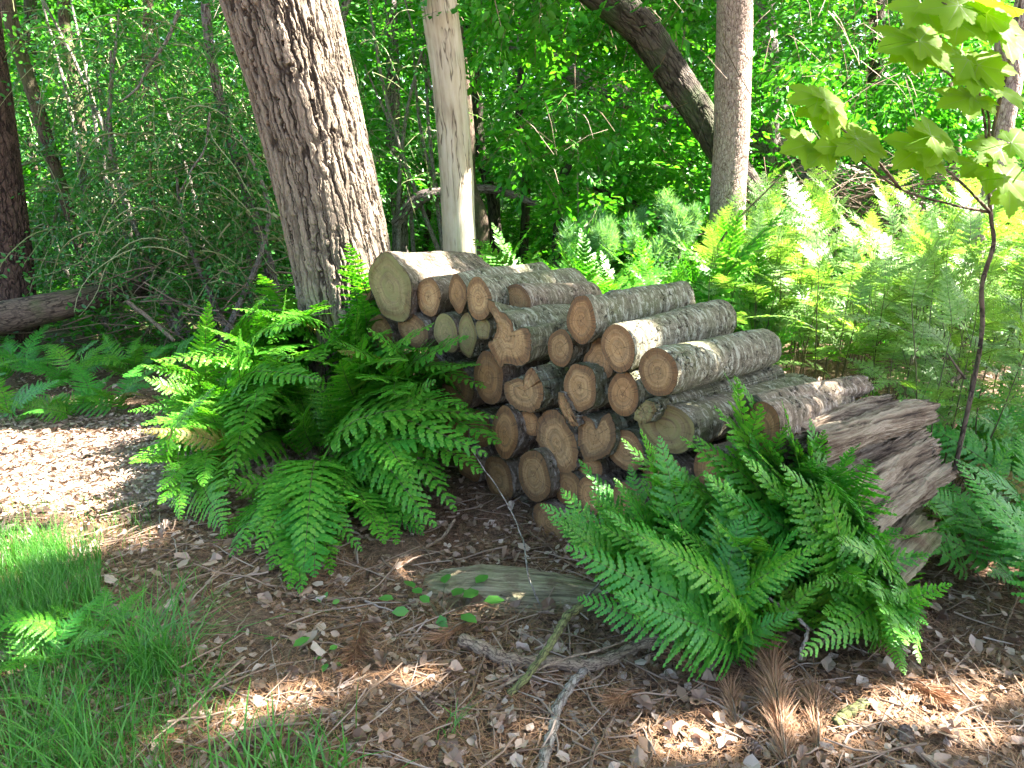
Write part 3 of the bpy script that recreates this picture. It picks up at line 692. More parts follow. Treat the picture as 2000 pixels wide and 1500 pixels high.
FD = [frond_mesh('frond', s, arch=a, width=wd, mats=('ferndeep', 'fernstem'), pdroop=pd) for s, a, wd, pd in ((11, .16, .24, .2), (12, .23, .26, .25), (13, .10, .23, .15))]
FBN = [frond_mesh('frond', s, arch=a, width=.28, npin=21, stipe=.1, mats=('fernlite', 'fernstem'), pdroop=.15) for s, a in ((31, .12), (32, .2))]
FB = [frond_mesh('frond', s, arch=a, width=.40, npin=11, stipe=.10, mats=('fernlite', 'fernstem'), tri=True, pdroop=.15, fine=.7) for s, a in ((21, .10), (22, .16), (23, .05))]
M['fernold'] = leaf_mat('withering_fern', [(.16, .19, .03), (.24, .20, .05), (.20, .11, .04)], .4, .55)
FO = frond_mesh('frond', 41, arch=.3, width=.2, mats=('fernold', 'fernstem'), pdroop=.6)
def chord_frond(me, a, b, parent, pb, rg, roll=.25, wscale=1., face=0.):
    a = np.array(a, float); b = np.array(b, float); d = b-a; L = np.linalg.norm(d)
    up = np.array([rg.normal(0, roll), rg.normal(0, roll)-face, 1.])
    if abs(d[2])/L > .85: up = up + np.array([-d[0], -d[1], 0])/max(.1, np.hypot(d[0], d[1]))*1.2
    Fm = frames(d[None], up[None])[0]
    o = link('frond', me, parent)
    mtx = Matrix([[*(Fm[i]*L*np.array([1, wscale, 1])), (a-pb)[i]] for i in range(3)]+[[0, 0, 0, 1]])
    o.matrix_local = mtx; return o
def plant(root, tips, meshes, label, seed, group=None, name='fern_plant', cat='fern', roll=.3, more=0., face=.35):
    """tips: world points"""
    rg = np.random.default_rng(seed); root = np.array(root)
    e = empty(name, root, label, cat, group)
    tips = [np.array(t, float) for t in tips]
    for k in range(int(len(tips)*more)):
        a_, b_ = rg.integers(0, len(tips), 2); f = rg.uniform(.15, .85); c_ = tips[a_]*f+tips[b_]*(1-f); v_ = c_-root
        tips.append(root+v_*rg.uniform(.75, 1.05)+rg.normal(0, .07, 3)+[0, 0, .03])
    for t in tips:
        g_ = float(gz(t[0], t[1]))+.03      # a tip never sinks into the ground: it rests on it, nearer the viewer
        if t[2] < g_:
            o_ = np.array([0, 0, CAMZ]); t = o_+(t-o_)*(CAMZ-g_)/(CAMZ-t[2])
        d = t-root
        if np.linalg.norm(d) < .1: continue
        st = root + np.array([rg.normal(0, .035), rg.normal(0, .035), -.01])
        chord_frond(FO if rg.uniform() < .008 else meshes[rg.integers(0, len(meshes))], st, t, e, root, rg, roll, rg.uniform(.85, 1.15), face)
    return e
def auto_tips(root, n, L, seed, elev=(15, 60), az=None):
    rg = np.random.default_rng(seed); out = []
    for i in range(n):
        a = 2*math.pi*(i+rg.uniform(-.35, .35))/n if az is None else rg.uniform(*az)
        el = R_(rg.uniform(*elev)); l = L*rg.uniform(.75, 1.15)
        out.append(np.array(root)+l*np.array([math.cos(a)*math.cos(el), math.sin(a)*math.cos(el), math.sin(el)]))
    return out
MORE_left, MORE_right = 1.3, 2.0
# left clump, fronds aimed where the photo shows their tips
A = np.array(G(640, 960)); A2 = np.array(G(560, 860)); A3 = np.array(G(760, 880)); A4 = np.array(G(430, 850)); A5 = np.array(G(600, 800))
plant(A, [P(570, 1150, 2.75), P(820, 1050, 2.95), P(700, 1080, 2.8), P(420, 1060, 3.0), P(930, 870, 3.0), P(500, 1040, 2.9), P(740, 1010, 2.8), P(860, 960, 3.1),
          P(970, 820, 3.15), P(640, 1030, 2.75), P(380, 960, 3.1), P(560, 980, 2.8), P(600, 1150, 2.6), P(540, 1110, 2.6), P(650, 1120, 2.6), P(760, 1060, 2.7), P(460, 1080, 2.7)], FR+FD[:1], 'large lush fern in front of the left of the pile, fronds drooping to the ground', 501, 'big ferns left of the log pile', more=MORE_left)
plant(A2, [P(262, 900, 3.3), P(330, 960, 3.2), P(300, 700, 3.6), P(400, 640, 3.7), P(470, 640, 3.5), P(440, 930, 3.1), P(350, 840, 3.3), P(540, 700, 3.4), P(620, 750, 3.3), P(280, 830, 3.3), P(480, 800, 3.2)],
      FR, 'large fern arching left over the sunlit litter', 502, 'big ferns left of the log pile', more=MORE_left)
plant(A3, [P(920, 650, 3.35), P(905, 720, 3.3), P(800, 700, 3.2), P(720, 650, 3.4), P(940, 760, 3.3), P(700, 740, 3.1), P(860, 800, 3.1), P(650, 660, 3.3), P(760, 780, 3.0), P(600, 700, 3.3), P(840, 640, 3.4)],
      FR, 'tall fern with broad fronds reaching right across the log ends', 503, 'big ferns left of the log pile', more=MORE_left)
plant(A4, [P(290, 700, 3.9), P(340, 760, 3.8), P(410, 590, 4.1), P(440, 700, 3.7), P(520, 640, 3.9), P(250, 800, 3.9), P(380, 800, 3.5), P(300, 880, 3.5)], FR, 'fern behind the big ones with sunlit curled tips', 504, 'big ferns left of the log pile', more=MORE_left)
plant(A5, [P(520, 535, 4.3), P(560, 560, 4.2), P(500, 600, 4.1), P(620, 590, 4.1), P(680, 640, 3.9), P(450, 600, 4.2), P(580, 640, 3.8), P(640, 700, 3.6), P(420, 650, 4.0), P(500, 700, 3.7)],
      FR, 'upright fern at the foot of the big pine trunk', 505, 'big ferns left of the log pile', more=MORE_left)
A6 = np.array(G(745, 830))
plant(A6, [P(680, 565, 4.0), P(650, 640, 3.9), P(770, 640, 3.8), P(700, 590, 3.9), P(620, 650, 3.9), P(790, 690, 3.7)], FR+FD, 'fern squeezed between pine trunk and leftmost log', 506, 'big ferns left of the log pile', more=MORE_left)
plant(G(700, 900), [P(960, 870, 3.0), P(930, 930, 2.95), P(880, 1000, 2.9), P(820, 930, 2.9), P(780, 1060, 2.75), P(900, 800, 3.1), P(850, 740, 3.2)], FR, 'fern in the left clump with fronds sweeping right under the log ends', 507, 'big ferns left of the log pile', more=.6, face=.6)
plant(G(430, 930), [P(255, 905, 3.1), P(300, 960, 3.0), P(360, 1010, 2.9), P(270, 840, 3.2), P(340, 780, 3.3), P(420, 760, 3.2), P(430, 1050, 2.8), P(500, 820, 3.1)], FR, 'fern at the left tip of the left clump leaning over the clearing', 518, 'big ferns left of the log pile', more=.6, face=.6)
plant(G(630, 900), auto_tips(G(630, 900), 15, .62, 508, (25, 80)), FR, 'fern filling the heart of the left clump', 508, 'big ferns left of the log pile', face=.5)
plant(G(500, 880), auto_tips(G(500, 880), 13, .58, 509, (20, 75)), FR, 'fern in the left clump just left of its heart', 509, 'big ferns left of the log pile', face=.5)
# right clump
B = np.array(G(1430, 1270)); B2 = np.array(G(1300, 1190)); B3 = np.array(G(1560, 1180)); B4 = np.array(G(1650, 1210)); B5 = np.array(G(1690, 1200))
plant(B, [P(1110, 1060, 2.15), P(1130, 1160, 2.1), P(1200, 1150, 2.0), P(1320, 1180, 1.95), P(1430, 1180, 1.9), P(1560, 1200, 1.95), P(1500, 1050, 1.95), P(1380, 1000, 2.05), P(1250, 1060, 2.0), P(1600, 1100, 2.0), P(1180, 1000, 2.15), P(1650, 1010, 2.1)],
      FD+FR[:2], 'big fern in front of the pile with its dark stalks showing at the base', 511, 'big ferns right of the log pile', more=MORE_right, face=.9)
plant(B2, [P(1090, 960, 2.45), P(1130, 900, 2.5), P(1210, 860, 2.45), P(1250, 840, 2.4), P(1300, 850, 2.35), P(1100, 1010, 2.3), P(1200, 940, 2.25), P(1330, 930, 2.2), P(1260, 980, 2.2), P(1160, 1080, 2.2), P(1400, 900, 2.3)],
      FD+FR[:3], 'fern covering the lower log ends with upright pale tips', 512, 'big ferns right of the log pile', more=MORE_right, face=.9)
plant(B3, [P(1440, 740, 2.45), P(1500, 800, 2.4), P(1560, 860, 2.35), P(1420, 850, 2.35), P(1700, 960, 2.3), P(1650, 900, 2.35), P(1760, 1030, 2.25), P(1500, 950, 2.2), P(1600, 1000, 2.15), P(1380, 940, 2.2), P(1720, 1110, 2.1), P(1450, 900, 2.2), P(1620, 840, 2.3), P(1680, 870, 2.25), P(1560, 900, 2.2), P(1640, 960, 2.15), P(1740, 980, 2.15), P(1580, 820, 2.35), P(1500, 860, 2.3), P(1350, 860, 2.4), P(1260, 900, 2.35), P(1600, 900, 2.25), P(1540, 840, 2.4)],
      FD+FR[:3], 'tall fern in front of the mossy log with one frond standing up against it', 513, 'big ferns right of the log pile', more=MORE_right, face=.9)
plant(B4, [P(1830, 1150, 2.15), P(1790, 1290, 1.85), P(1740, 1250, 1.85), P(1600, 1130, 2.0), P(1700, 1170, 2.0), P(1800, 1220, 1.95), P(1560, 1270, 1.85), P(1640, 1080, 2.1)], FR+FD, 'low fern spreading right over the litter', 514, 'big ferns right of the log pile', more=MORE_right, face=.9)
B6 = G(1500, 1190); B7 = G(1340, 1180)
plant(B6, auto_tips(B6, 15, .58, 516, (25, 82)), FR, 'fern at the heart of the right clump', 516, 'big ferns right of the log pile', face=.9)
plant(B7, auto_tips(B7, 12, .50, 517, (25, 80)), FR, 'fern left of the heart of the right clump', 517, 'big ferns right of the log pile', face=.9)
plant(G(1440, 1150), [P(1440, 738, 2.35), P(1395, 800, 2.35), P(1490, 790, 2.3), P(1330, 860, 2.35), P(1540, 830, 2.3), P(1270, 880, 2.4)], FR[:3], 'slender upright fern standing against the rightmost stepping log', 519, 'big ferns right of the log pile', face=1.2)
plant(B5, [P(1600, 960, 2.2), P(1680, 990, 2.2), P(1740, 1060, 2.15), P(1820, 1080, 2.15), P(1900, 1010, 2.2), P(1640, 1060, 2.0), P(1560, 1030, 2.1), P(1700, 1130, 1.95)], FD+FR[:2], 'fern in front of the rotten logs with a frond pointing right', 515, 'big ferns right of the log pile', more=.6)
# right edge ferns
for i, (px, py, n, L, lab) in enumerate([(1960, 1150, 8, .55, 'dark green fern at the right edge beside the fallen rotten logs'), (1880, 1080, 7, .5, 'fern behind the low rotten log at the right'), (2060, 1250, 8, .55, 'fern cut off by the right edge of the photo'), (1990, 1020, 8, .7, 'tall fern under the sycamore sapling'), (1900, 960, 10, .6, 'lush fern right behind the rotten logs, left of the sapling foot'), (1800, 900, 9, .5, 'fern just behind the jagged rotten log ends'), (1960, 920, 10, .65, 'fern at the right edge in front of the tall bracken'), (2040, 1100, 9, .6, 'fern half out of the photo at the right, above the cut off one'), (1780, 860, 8, .45, 'small fern in the gap between bark covered branch log and bracken')]):
    r = G(px, py); plant(r, auto_tips(r, n, L, 520+i, (20, 65)), FD+FR[:1], lab, 530+i)
# left back ferns
for i, (px, py, n, L, lab) in enumerate([(40, 740, 8, .5, 'low shaded fern under the left fallen trunk'), (150, 750, 8, .5, 'low shaded fern right of the leftmost one'), (260, 740, 8, .5, 'shaded fern under the holly, third from the left edge'),
        (340, 730, 7, .5, 'shaded fern just behind the big left ferns'), (30, 830, 7, .5, 'sunlit pale fern at the left edge of the clearing'), (160, 820, 8, .45, 'sunlit pale fern in the middle of the left clearing'), (240, 810, 7, .45, 'sunlit pale fern beside the big left ferns'),
        (100, 1300, 7, .30, 'small fern in the grass at the lower left'), (200, 1240, 6, .24, 'small fern leaning out of the grass'), (-60, 780, 8, .5, 'fern just past the left edge')]):
    r = G(px, py); plant(r, auto_tips(r, n, L, 540+i, (12, 45)), FR+FD, lab, 550+i, 'low ferns in the left clearing')
# ferns behind the pile
rg = np.random.default_rng(61)
for i in range(26):
    px = 930+i*22+rg.uniform(-10, 10); Y = rg.uniform(4.9, 6.4); c = P(px, 540, Y); r = np.array([c[0], c[1], float(gz(c[0], c[1]))])
    H = max(.45, P(px, rg.uniform(440, 520), Y)[2])
    plant(r, auto_tips(r, 7, H*1.02, 600+i, (48, 82)), FR, 'upright sunlit fern in the row just behind the log pile', 630+i, 'sunlit ferns behind the log pile')
# bracken bank on the right
def bracken(x, y, H, seed, protos=[]):
    rg = np.random.default_rng(seed); z = float(gz(x, y)); base = np.array([x, y, z])
    e = empty('bracken_plant', base, 'tall sunlit bracken on a thin dark stalk, one of the bank right of the pile', 'bracken', 'bracken bank right of the log pile')
    top = np.array([rg.normal(0, .08), rg.normal(0, .08), H]); mid = top*.5+[rg.normal(0, .03), rg.normal(0, .03), 0]
    mb = MB(); tube(mb, smooth_path([[0, 0, -.02], mid, top], 8), np.linspace(.005, .002, 8), 5); mb.obj('stalk', M['fernstem'], e)
    nl = rg.integers(4, 7); a0 = rg.uniform(0, 6.28)
    for k in range(nl):
        f = .45+.55*(k/(nl-1)); s = mid*2*(1-f)*0 + (mid + (top-mid)*(f-.5)*2 if f > .5 else mid*f*2)
        a = a0 + math.pi*k + rg.normal(0, .4); l = H*rg.uniform(.38, .6)*(1.15-f*.4); el = R_(rg.uniform(5, 35) if k < nl-1 else 60)
        t = s + l*np.array([math.cos(a)*math.cos(el), math.sin(a)*math.cos(el), math.sin(el)])
        chord_frond((FB[rg.integers(0, 3)] if rg.uniform() < .6 else FBN[rg.integers(0, 2)]), s, t, e, np.zeros(3), rg, .2)
    return e
rg = np.random.default_rng(71); cnt = 0
while cnt < 165:
    px = rg.uniform(1380, 2080); Y = 3.0+3.6*rg.uniform()**.9
    if px < 1780 and Y < 4.0: continue
    if px < 1560 and Y < 4.6: continue
    c = P(px, 600, Y); H = np.clip(rg.uniform(.7, 1.1)+(Y-4)*.07, .6, 1.3)
    bracken(c[0], c[1], H, 700+cnt); cnt += 1

# ------------------------------------------------------------------ log pile
PA = np.array([.53, 2.6, 0]); PU = np.array([.64, -.77, 0]); PU /= np.linalg.norm(PU); AX = np.array([-PU[1], PU[0], 0])  # face line and log axis
def onplane(px, py, push=0.):
    d = ray(px, py); o = np.array([0, 0, CAMZ]); p0 = PA + AX*push
    t = np.dot(p0-o, AX)/np.dot(d, AX); return o+d*t
def log(label, cx, cy, w_, h_, far=None, L=.85, push=0., bark='logbark', cut='cut', outline=None, seed=0, name='log', nz=90, seg=96, taper=.95, jag=0., bump=None, group='sawn logs stacked in the pile', cat='log', droop=0., irr=.055, jag0=0.):
    rg = np.random.default_rng(seed*7+3)
    c = onplane(cx, cy, push)
    if outline is None:
        hu = np.linalg.norm(onplane(cx+w_/2, cy, push)-onplane(cx-w_/2, cy, push))/2
        hv = abs(onplane(cx, cy-h_/2, push)[2]-onplane(cx, cy+h_/2, push)[2])/2
        th = np.linspace(0, 2*np.pi, seg, endpoint=False); k = np.ones(seg)
        for q in range(2, 6): k += rg.normal(0, irr/q**.5)*np.cos(q*th+rg.uniform(0, 6.28))
        k += rg.normal(0, .006, seg)
        ou, ov = hu*k*np.cos(th), hv*k*np.sin(th)
        W = c + ou[:, None]*PU + ov[:, None]*np.array([0, 0, 1.])
    else:
        o = np.array(outline, float); seg_ = len(o); o = np.vstack([o, o[:1]])
        dl = np.linalg.norm(np.diff(o, axis=0), axis=1); cl = np.concatenate([[0], np.cumsum(dl)])
        s = np.linspace(0, cl[-1], seg, endpoint=False)
        ox = np.interp(s, cl, o[:, 0])+rg.normal(0, .8, seg); oy = np.interp(s, cl, o[:, 1])+rg.normal(0, .8, seg)
        # counter-clockwise from the front
        ar = np.sum(ox*np.roll(oy, -1)-np.roll(ox, -1)*oy)
        if ar > 0: ox, oy = ox[::-1], oy[::-1]
        W = np.array([onplane(a, b, push) for a, b in zip(ox, oy)]); c = W.mean(0)
    if far is None: fc = c + AX*L + PU*rg.normal(0, .03) + np.array([0, 0, droop])
    else:
        d = ray(*far); o_ = np.array([0, 0, CAMZ]); oc = o_-c
        b = np.dot(d, oc); aa = np.dot(d, d); cc = np.dot(oc, oc)-L*L; disc = b*b-aa*cc
        if disc < 0: tt = -b/aa
        else: tt = (-b+math.sqrt(disc))/aa
        fc = o_+d*tt
    ax = fc-c; Lr = np.linalg.norm(ax); ax = ax/Lr
    X = nrm(np.cross([0, 0, 1.], ax)); Yv = np.cross(ax, X); Rm = np.stack([X, Yv, ax], 1)
    loc = (W-c)@Rm                              # local outline (z along the log)
    rad = np.linalg.norm(loc[:, :2], axis=1); mr = rad.mean()
    ang = np.arctan2(loc[:, 1], loc[:, 0])
    circ = np.stack([np.cos(ang), np.sin(ang)], 1)*mr
    if outline is None: back = loc[:, :2]*taper
    else: back = circ*1.0
    z = np.linspace(0, 1, nz)
    grid = np.zeros((nz, seg, 3))
    f = z[:, None]; blend = (np.clip(f*3.5, 0, 1) if outline is not None else f)
    xy = loc[None, :, :2]*(1-blend[..., None]) + back[None]*blend[..., None]
    sw = 1 + .03*np.sin(z*rg.uniform(5, 9)+rg.uniform(0, 6))[:, None] + .02*np.cos(ang[None]*2+z[:, None]*4+rg.uniform(0, 6))
    if bump: 
        for (bz, ba, bh) in bump:
            da = np.angle(np.exp(1j*(ang-ba)))
            g = ((z[:, None]-bz)*Lr/.05)**2 + (da[None]*mr/.05)**2
            sw = sw + bh*np.exp(-g)-bh*.8*np.exp(-g*7)
    xy = xy*sw[..., None]
    if bump is None and outline is None and h_ > 60:
        for _ in range(2):
            bz, ba = rg.uniform(.15, .85), rg.uniform(-3.1, 3.1); da = np.angle(np.exp(1j*(ang-ba)))
            g = ((z[:, None]-bz)*Lr/.035)**2 + (da[None]*mr/.035)**2; sw = sw + rg.uniform(.1, .28)*np.exp(-g)-.16*np.exp(-g*9)
    bend = np.sin(z*np.pi)*rg.normal(0, .008)
    grid[..., :2] = xy; grid[..., 0] += bend[:, None]; grid[..., 2] = loc[None, :, 2]*(1-f) + f*Lr
    if jag:
        j = rg.uniform(0, 1, seg); j = (j+np.roll(j, 1)+.5*rg.uniform(0, 1, seg))/2.5
        grid[..., 2] -= (jag*j)[None]*np.clip((f-.75)*4, 0, 1)
    if jag0:
        j = rg.uniform(0, 1, seg); j = (j+np.roll(j, 1)+np.roll(j, 2)*.7)/2.7
        grid[..., 2] += (jag0*(j-.3))[None]*np.clip((.35-f)*3, 0, 1)
    tc = np.stack([xy[..., 0], xy[..., 1], grid[..., 2]], 2)+seed*1.37
    e = empty(name, c, label, cat, group); e.rotation_euler = Matrix(Rm.tolist()).to_euler()
    i = np.arange(nz-1)[:, None]*seg; jx = np.arange(seg)[None]; j2 = (jx+1) % seg
    qd = np.stack([i+jx, i+seg+jx, i+seg+j2, i+j2], 2).reshape(-1, 4)
    mb = MB(); mb.add(grid.reshape(-1, 3), [qd], 0, tc.reshape(-1, 3)); mb.obj('bark', M[bark], e)
    # cut faces: concentric grid, slightly rough, set a hair proud of the bark edge
    for which in (0, 1):
        ring = grid[0 if not which else -1]
        cen = ring.mean(0); nr = 14; fr = np.linspace(1, 0.0, nr)[:-1]
        inset = .985 if cut != 'none' else 1
        g = cen + (ring-cen)[None]*(fr*inset)[:, None, None]
        rim = np.sin(fr*9+seed)*.0015
        off = (-.002 if not which else .002)
        g[..., 2] += off*np.minimum(1, (1-fr)*6)[:, None] + (rim*(1-fr))[:, None]
        if jag and which: g[..., 2] -= (1-fr)[:, None]*.03*rg.uniform(.2, 1.5, seg)[None]
        vv = np.vstack([g.reshape(-1, 3), cen+[0, 0, off]])
        rn = np.repeat(fr[:, None], seg, 1).ravel()
        tcc = np.stack([vv[:-1, 0]-cen[0], vv[:-1, 1]-cen[1], rn], 1); tcc = np.vstack([tcc, [0, 0, 0]])
        m_ = len(fr); i3 = np.arange(m_-1)[:, None]*seg
        q = np.stack([i3+jx, i3+j2, i3+seg+j2, i3+seg+jx], 2).reshape(-1, 4)
        last = (m_-1)*seg; jj = np.arange(seg); tr = np.stack([last+jj, last+(jj+1) % seg, np.full(seg, m_*seg)], 1)
        if which: q = q[:, ::-1]; tr = tr[:, ::-1]
        mb = MB(); mb.add(vv, [q, tr], 0, tcc)
        mb.obj('cut_face', M[cut] if cut != 'rot' else M[bark], e)
    return e
LOGS = [
 ('largest log of the top row, tall greenish cut end beside the pine trunk', 762, 562, 80, 126, (925, 545), 1.0, 0, 'logbrown', 'cutgreen'),
 ('small round log just right of the largest top log', 837, 580, 50, 76, (990, 560), .95, .05, 'logbrown', 'cut'),
 ('narrow teardrop-shaped log end in the top row', 894, 573, 36, 80, (1060, 545), .95, .02, 'logbark', 'cutred'),
 ('top row log with long grey bark catching the sun, left of the torn log', 935, 584, 50, 78, (1120, 556), 1.0, 0, 'logbark', 'cut'),
 ('log with a knotted burr on top of its cut end and an eye-shaped knot', 1135, 628, 58, 88, (1330, 583), .9, -.02, 'logbark', 'cutred'),
 ('grey barked log, middle of the three stepping down to the right', 1207, 680, 62, 92, (1410, 620), .9, -.02, 'logbark', 'cut'),
 ('lowest and rightmost of the three long grey barked logs', 1285, 727, 72, 96, (1493, 678), .85, -.03, 'logbark', 'cut'),
 ('log end with wavy saw marks under the largest top log', 806, 645, 58, 68, None, .85, .03, 'logbrown', 'cut'),
 ('log end in the second row half covered by fern', 871, 650, 46, 70, None, .85, .03, 'logbrown', 'cutgreen'),
 ('narrow greenish log end between fern tip and tiny log', 912, 655, 34, 84, None, .85, .04, 'logbark', 'cutgreen'),
 ('tiny log end wedged left of the torn log', 943, 642, 27, 44, None, .85, .02, 'logbark', 'cutgreen'),
 ('dark log end behind the fern frond left of the long oval one', 893, 755, 58, 92, None, .85, .05, 'logbrown', 'cutred'),
 ('long oval log end below the torn log', 954, 738, 58, 106, None, .85, 0, 'logbrown', 'cutred'),
 ('round log end right of the torn log, under the burr log', 1094, 680, 48, 76, None, .85, .02, 'logbark', 'cut'),
 ('pale split log end with a forked crack at the centre of the pile', 1133, 757, 60, 96, None, .85, 0, 'logbark', 'cut'),
 ('log end tucked behind the middle stepping log', 1170, 705, 58, 82, None, .85, .06, 'logbark', 'cut'),
 ('round log end with a dark rim below the two stepping logs', 1217, 770, 60, 86, None, .85, 0, 'logbark', 'cutred'),
 ('long oval log end in the lower left of the pile', 986, 845, 50, 102, None, .85, 0, 'logbrown', 'cutred'),
 ('small orange brown log end right of the lower long oval', 1034, 826, 38, 50, None, .85, .05, 'logbrown', 'cutred'),
 ('shaded log end low at the left edge of the pile', 915, 905, 46, 66, None, .85, .02, 'logbrown', 'cutred'),
 ('oval log end low in the pile, left of the cleanest one', 974, 934, 56, 82, None, .85, .02, 'logbrown', 'cut'),
 ('clean oval log end low in the centre of the pile', 1043, 930, 60, 98, None, .85, -.03, 'logbrown', 'cut'),
 ('lowest log end standing out in front of the litter', 1073, 1022, 64, 78, None, .85, -.02, 'logbrown', 'cutred'),
 ('small dark log end at the foot of the pile', 1010, 1000, 40, 52, None, .85, .05, 'logbrown', 'cutred'),
 ('log end behind fern tips at the bottom of the pile', 1110, 955, 50, 72, None, .85, .03, 'logbrown', 'cutred'),
 ('red brown log end low behind the right fern', 1152, 968, 48, 70, None, .85, .02, 'logbrown', 'cutred'),
 ('log end deep behind the right fern, near the ground', 1225, 985, 66, 80, None, .85, .02, 'logbrown', 'cutred'),
 ('lower log end hidden by the right fern', 1150, 1040, 62, 70, None, .85, .0, 'logbrown', 'cutred'),
 ('mossy greenish log end with bark flank under the rightmost stepping log', 1300, 835, 110, 92, (1560, 765), .95, .06, 'logbark', 'cutgreen'),
 ('brown log end under the bark covered branch log', 1488, 842, 72, 110, (1640, 800), .7, .12, 'logbrown', 'cutred'),
 ('log end behind the fern below the mossy log', 1395, 920, 84, 90, None, .8, .1, 'logbrown', 'cutred'),
 ('log end hidden low behind the right fern', 1300, 930, 80, 90, None, .8, .08, 'logbrown', 'cutred'),
 ('log end in deep shade behind the fern, left middle of the pile', 845, 735, 54, 84, None, .85, .08, 'logbrown', 'cutred'),
 ('dark log end between fern fronds, above the low left one', 888, 832, 54, 80, None, .85, .06, 'logbrown', 'cutred'),
 ('shaded log end wedged left of the lower long oval', 936, 838, 44, 70, None, .85, .07, 'logbrown', 'cut'),
 ('log end filling the gap right of the torn log with the deep groove', 1222, 880, 70, 84, None, .85, .05, 'logbark', 'cut'),
 ('dark log end behind fern tips below the small yellowish torn log', 1268, 892, 60, 74, None, .85, .09, 'logbrown', 'cutred'),
 ('log end deep in the pile between the two torn logs near its foot', 1150, 915, 54, 66, None, .85, .07, 'logbrown', 'cut'),
 ('small log end peeping from behind the pine foot', 708, 566, 34, 44, None, .6, .1, 'logbrown', 'cut'),
 ('shaded log end behind fern below the largest top log', 742, 650, 50, 66, None, .8, .05, 'logbrown', 'cut'),
]
for i, (lab, cx, cy, w_, h_, far, L, push, bk, ct) in enumerate(LOGS):
    kw = {}
    if i == 4: kw['bump'] = [(.28, 1.9, .22), (.02, 1.5, .25)]
    if i == 6: kw['bump'] = [(.5, 1.2, .05)]
    log(lab, cx, cy, w_, h_, far, L, push, bk, ct, seed=i, **kw)
log('torn log with a ragged split end and a tall splinter, centre of the top', 0, 0, 0, 0, (1160, 640), .8, -.03, 'logbark', 'cut', seed=50,
    outline=[(952, 583), (966, 590), (976, 608), (988, 612), (1000, 625), (1004, 645), (1012, 660), (1018, 640), (1030, 640), (1038, 650), (1039, 680), (1034, 705), (1020, 716), (1000, 714), (985, 712), (976, 722), (966, 705), (955, 685), (951, 670), (962, 664), (968, 650), (970, 630), (962, 610), (952, 600)])
log('heart shaped log end with a notch cut into its top', 0, 0, 0, 0, None, .85, -.01, 'logbark', 'cut', seed=51,
    outline=[(984, 748), (1000, 740), (1014, 738), (1022, 744), (1030, 725), (1040, 718), (1048, 730), (1060, 752), (1062, 775), (1054, 798), (1036, 806), (1012, 800), (992, 784), (984, 766)])
log('broad torn log end with ragged lower edge near the pile foot', 0, 0, 0, 0, None, .85, .03, 'logbrown', 'cut', seed=52,
    outline=[(1052, 820), (1066, 804), (1084, 800), (1098, 810), (1108, 830), (1122, 850), (1128, 880), (1124, 910), (1108, 930), (1092, 922), (1084, 900), (1070, 905), (1058, 880), (1048, 858)])
log('torn log end with a deep groove, right of the broad torn one', 0, 0, 0, 0, None, .85, .02, 'logbark', 'cut', seed=53,
    outline=[(1128, 822), (1140, 812), (1156, 818), (1166, 840), (1176, 815), (1190, 808), (1200, 830), (1202, 860), (1192, 885), (1168, 898), (1144, 900), (1130, 870)])
log('thin wedge of split wood leaning under the pale split log', 0, 0, 0, 0, None, .7, -.02, 'logbrown', 'cutred', seed=54,
    outline=[(1090, 765), (1100, 766), (1112, 790), (1124, 815), (1130, 832), (1118, 834), (1102, 815), (1091, 790)])
log('small yellowish torn log end left of the mossy log', 0, 0, 0, 0, None, .85, .0, 'logbark', 'cutgreen', seed=55,
    outline=[(1250, 790), (1262, 782), (1276, 786), (1282, 800), (1272, 820), (1255, 830), (1240, 820), (1238, 808)])
log('pinkish barked log lying behind the top of the torn log', 1010, 585, 50, 60, (1150, 575), .85, .15, 'logbrown', 'cut', seed=56)
# rotten logs at the right
log('thin bark covered branch log resting on the rotten wood', 1470, 800, 60, 56, (1685, 752), .8, .16, 'logbrown', 'rot', seed=60, group='rotten logs right of the pile', jag=.04, taper=.8)
RG = dict(group='rotten logs right of the pile', name='rotten_log')
log('pale splintered rotten log with a jagged sunlit end', 1530, 900, 100, 112, (1782, 820), .85, .22, 'rotten', 'rot', seed=61, jag=.13, jag0=.1, nz=220, seg=240, irr=.17, **RG)
log('flat slice of grey rotten wood lying on the splintered log', 1520, 858, 70, 46, (1735, 785), .78, .26, 'rotten', 'rot', seed=66, jag=.10, jag0=.1, nz=180, seg=160, irr=.16, **RG)
log('lower rotten log with fibrous grey sides beside the right ferns', 1630, 1040, 110, 124, (1812, 908), .62, .28, 'rotten', 'rot', seed=62, jag=.09, jag0=.1, nz=200, seg=220, irr=.17, **RG)
log('long grey rotten slab between the splintered log and the lower one', 1560, 980, 90, 80, (1800, 860), .82, .28, 'rotten', 'rot', seed=67, jag=.10, jag0=.1, nz=200, seg=200, irr=.17, **RG)
log('dark rotten log under the fern at the right end of the pile', 1590, 1060, 110, 110, (1770, 990), .65, .42, 'rottenmoss', 'rot', seed=63, jag=.08, jag0=.08, nz=120, irr=.14, **RG)
log('weathered rotten piece of log slanting to the ground at the right', 1690, 1140, 90, 90, (1800, 1030), .45, .26, 'rottenmoss', 'rot', seed=64, jag=.08, jag0=.08, nz=120, irr=.14, **RG)
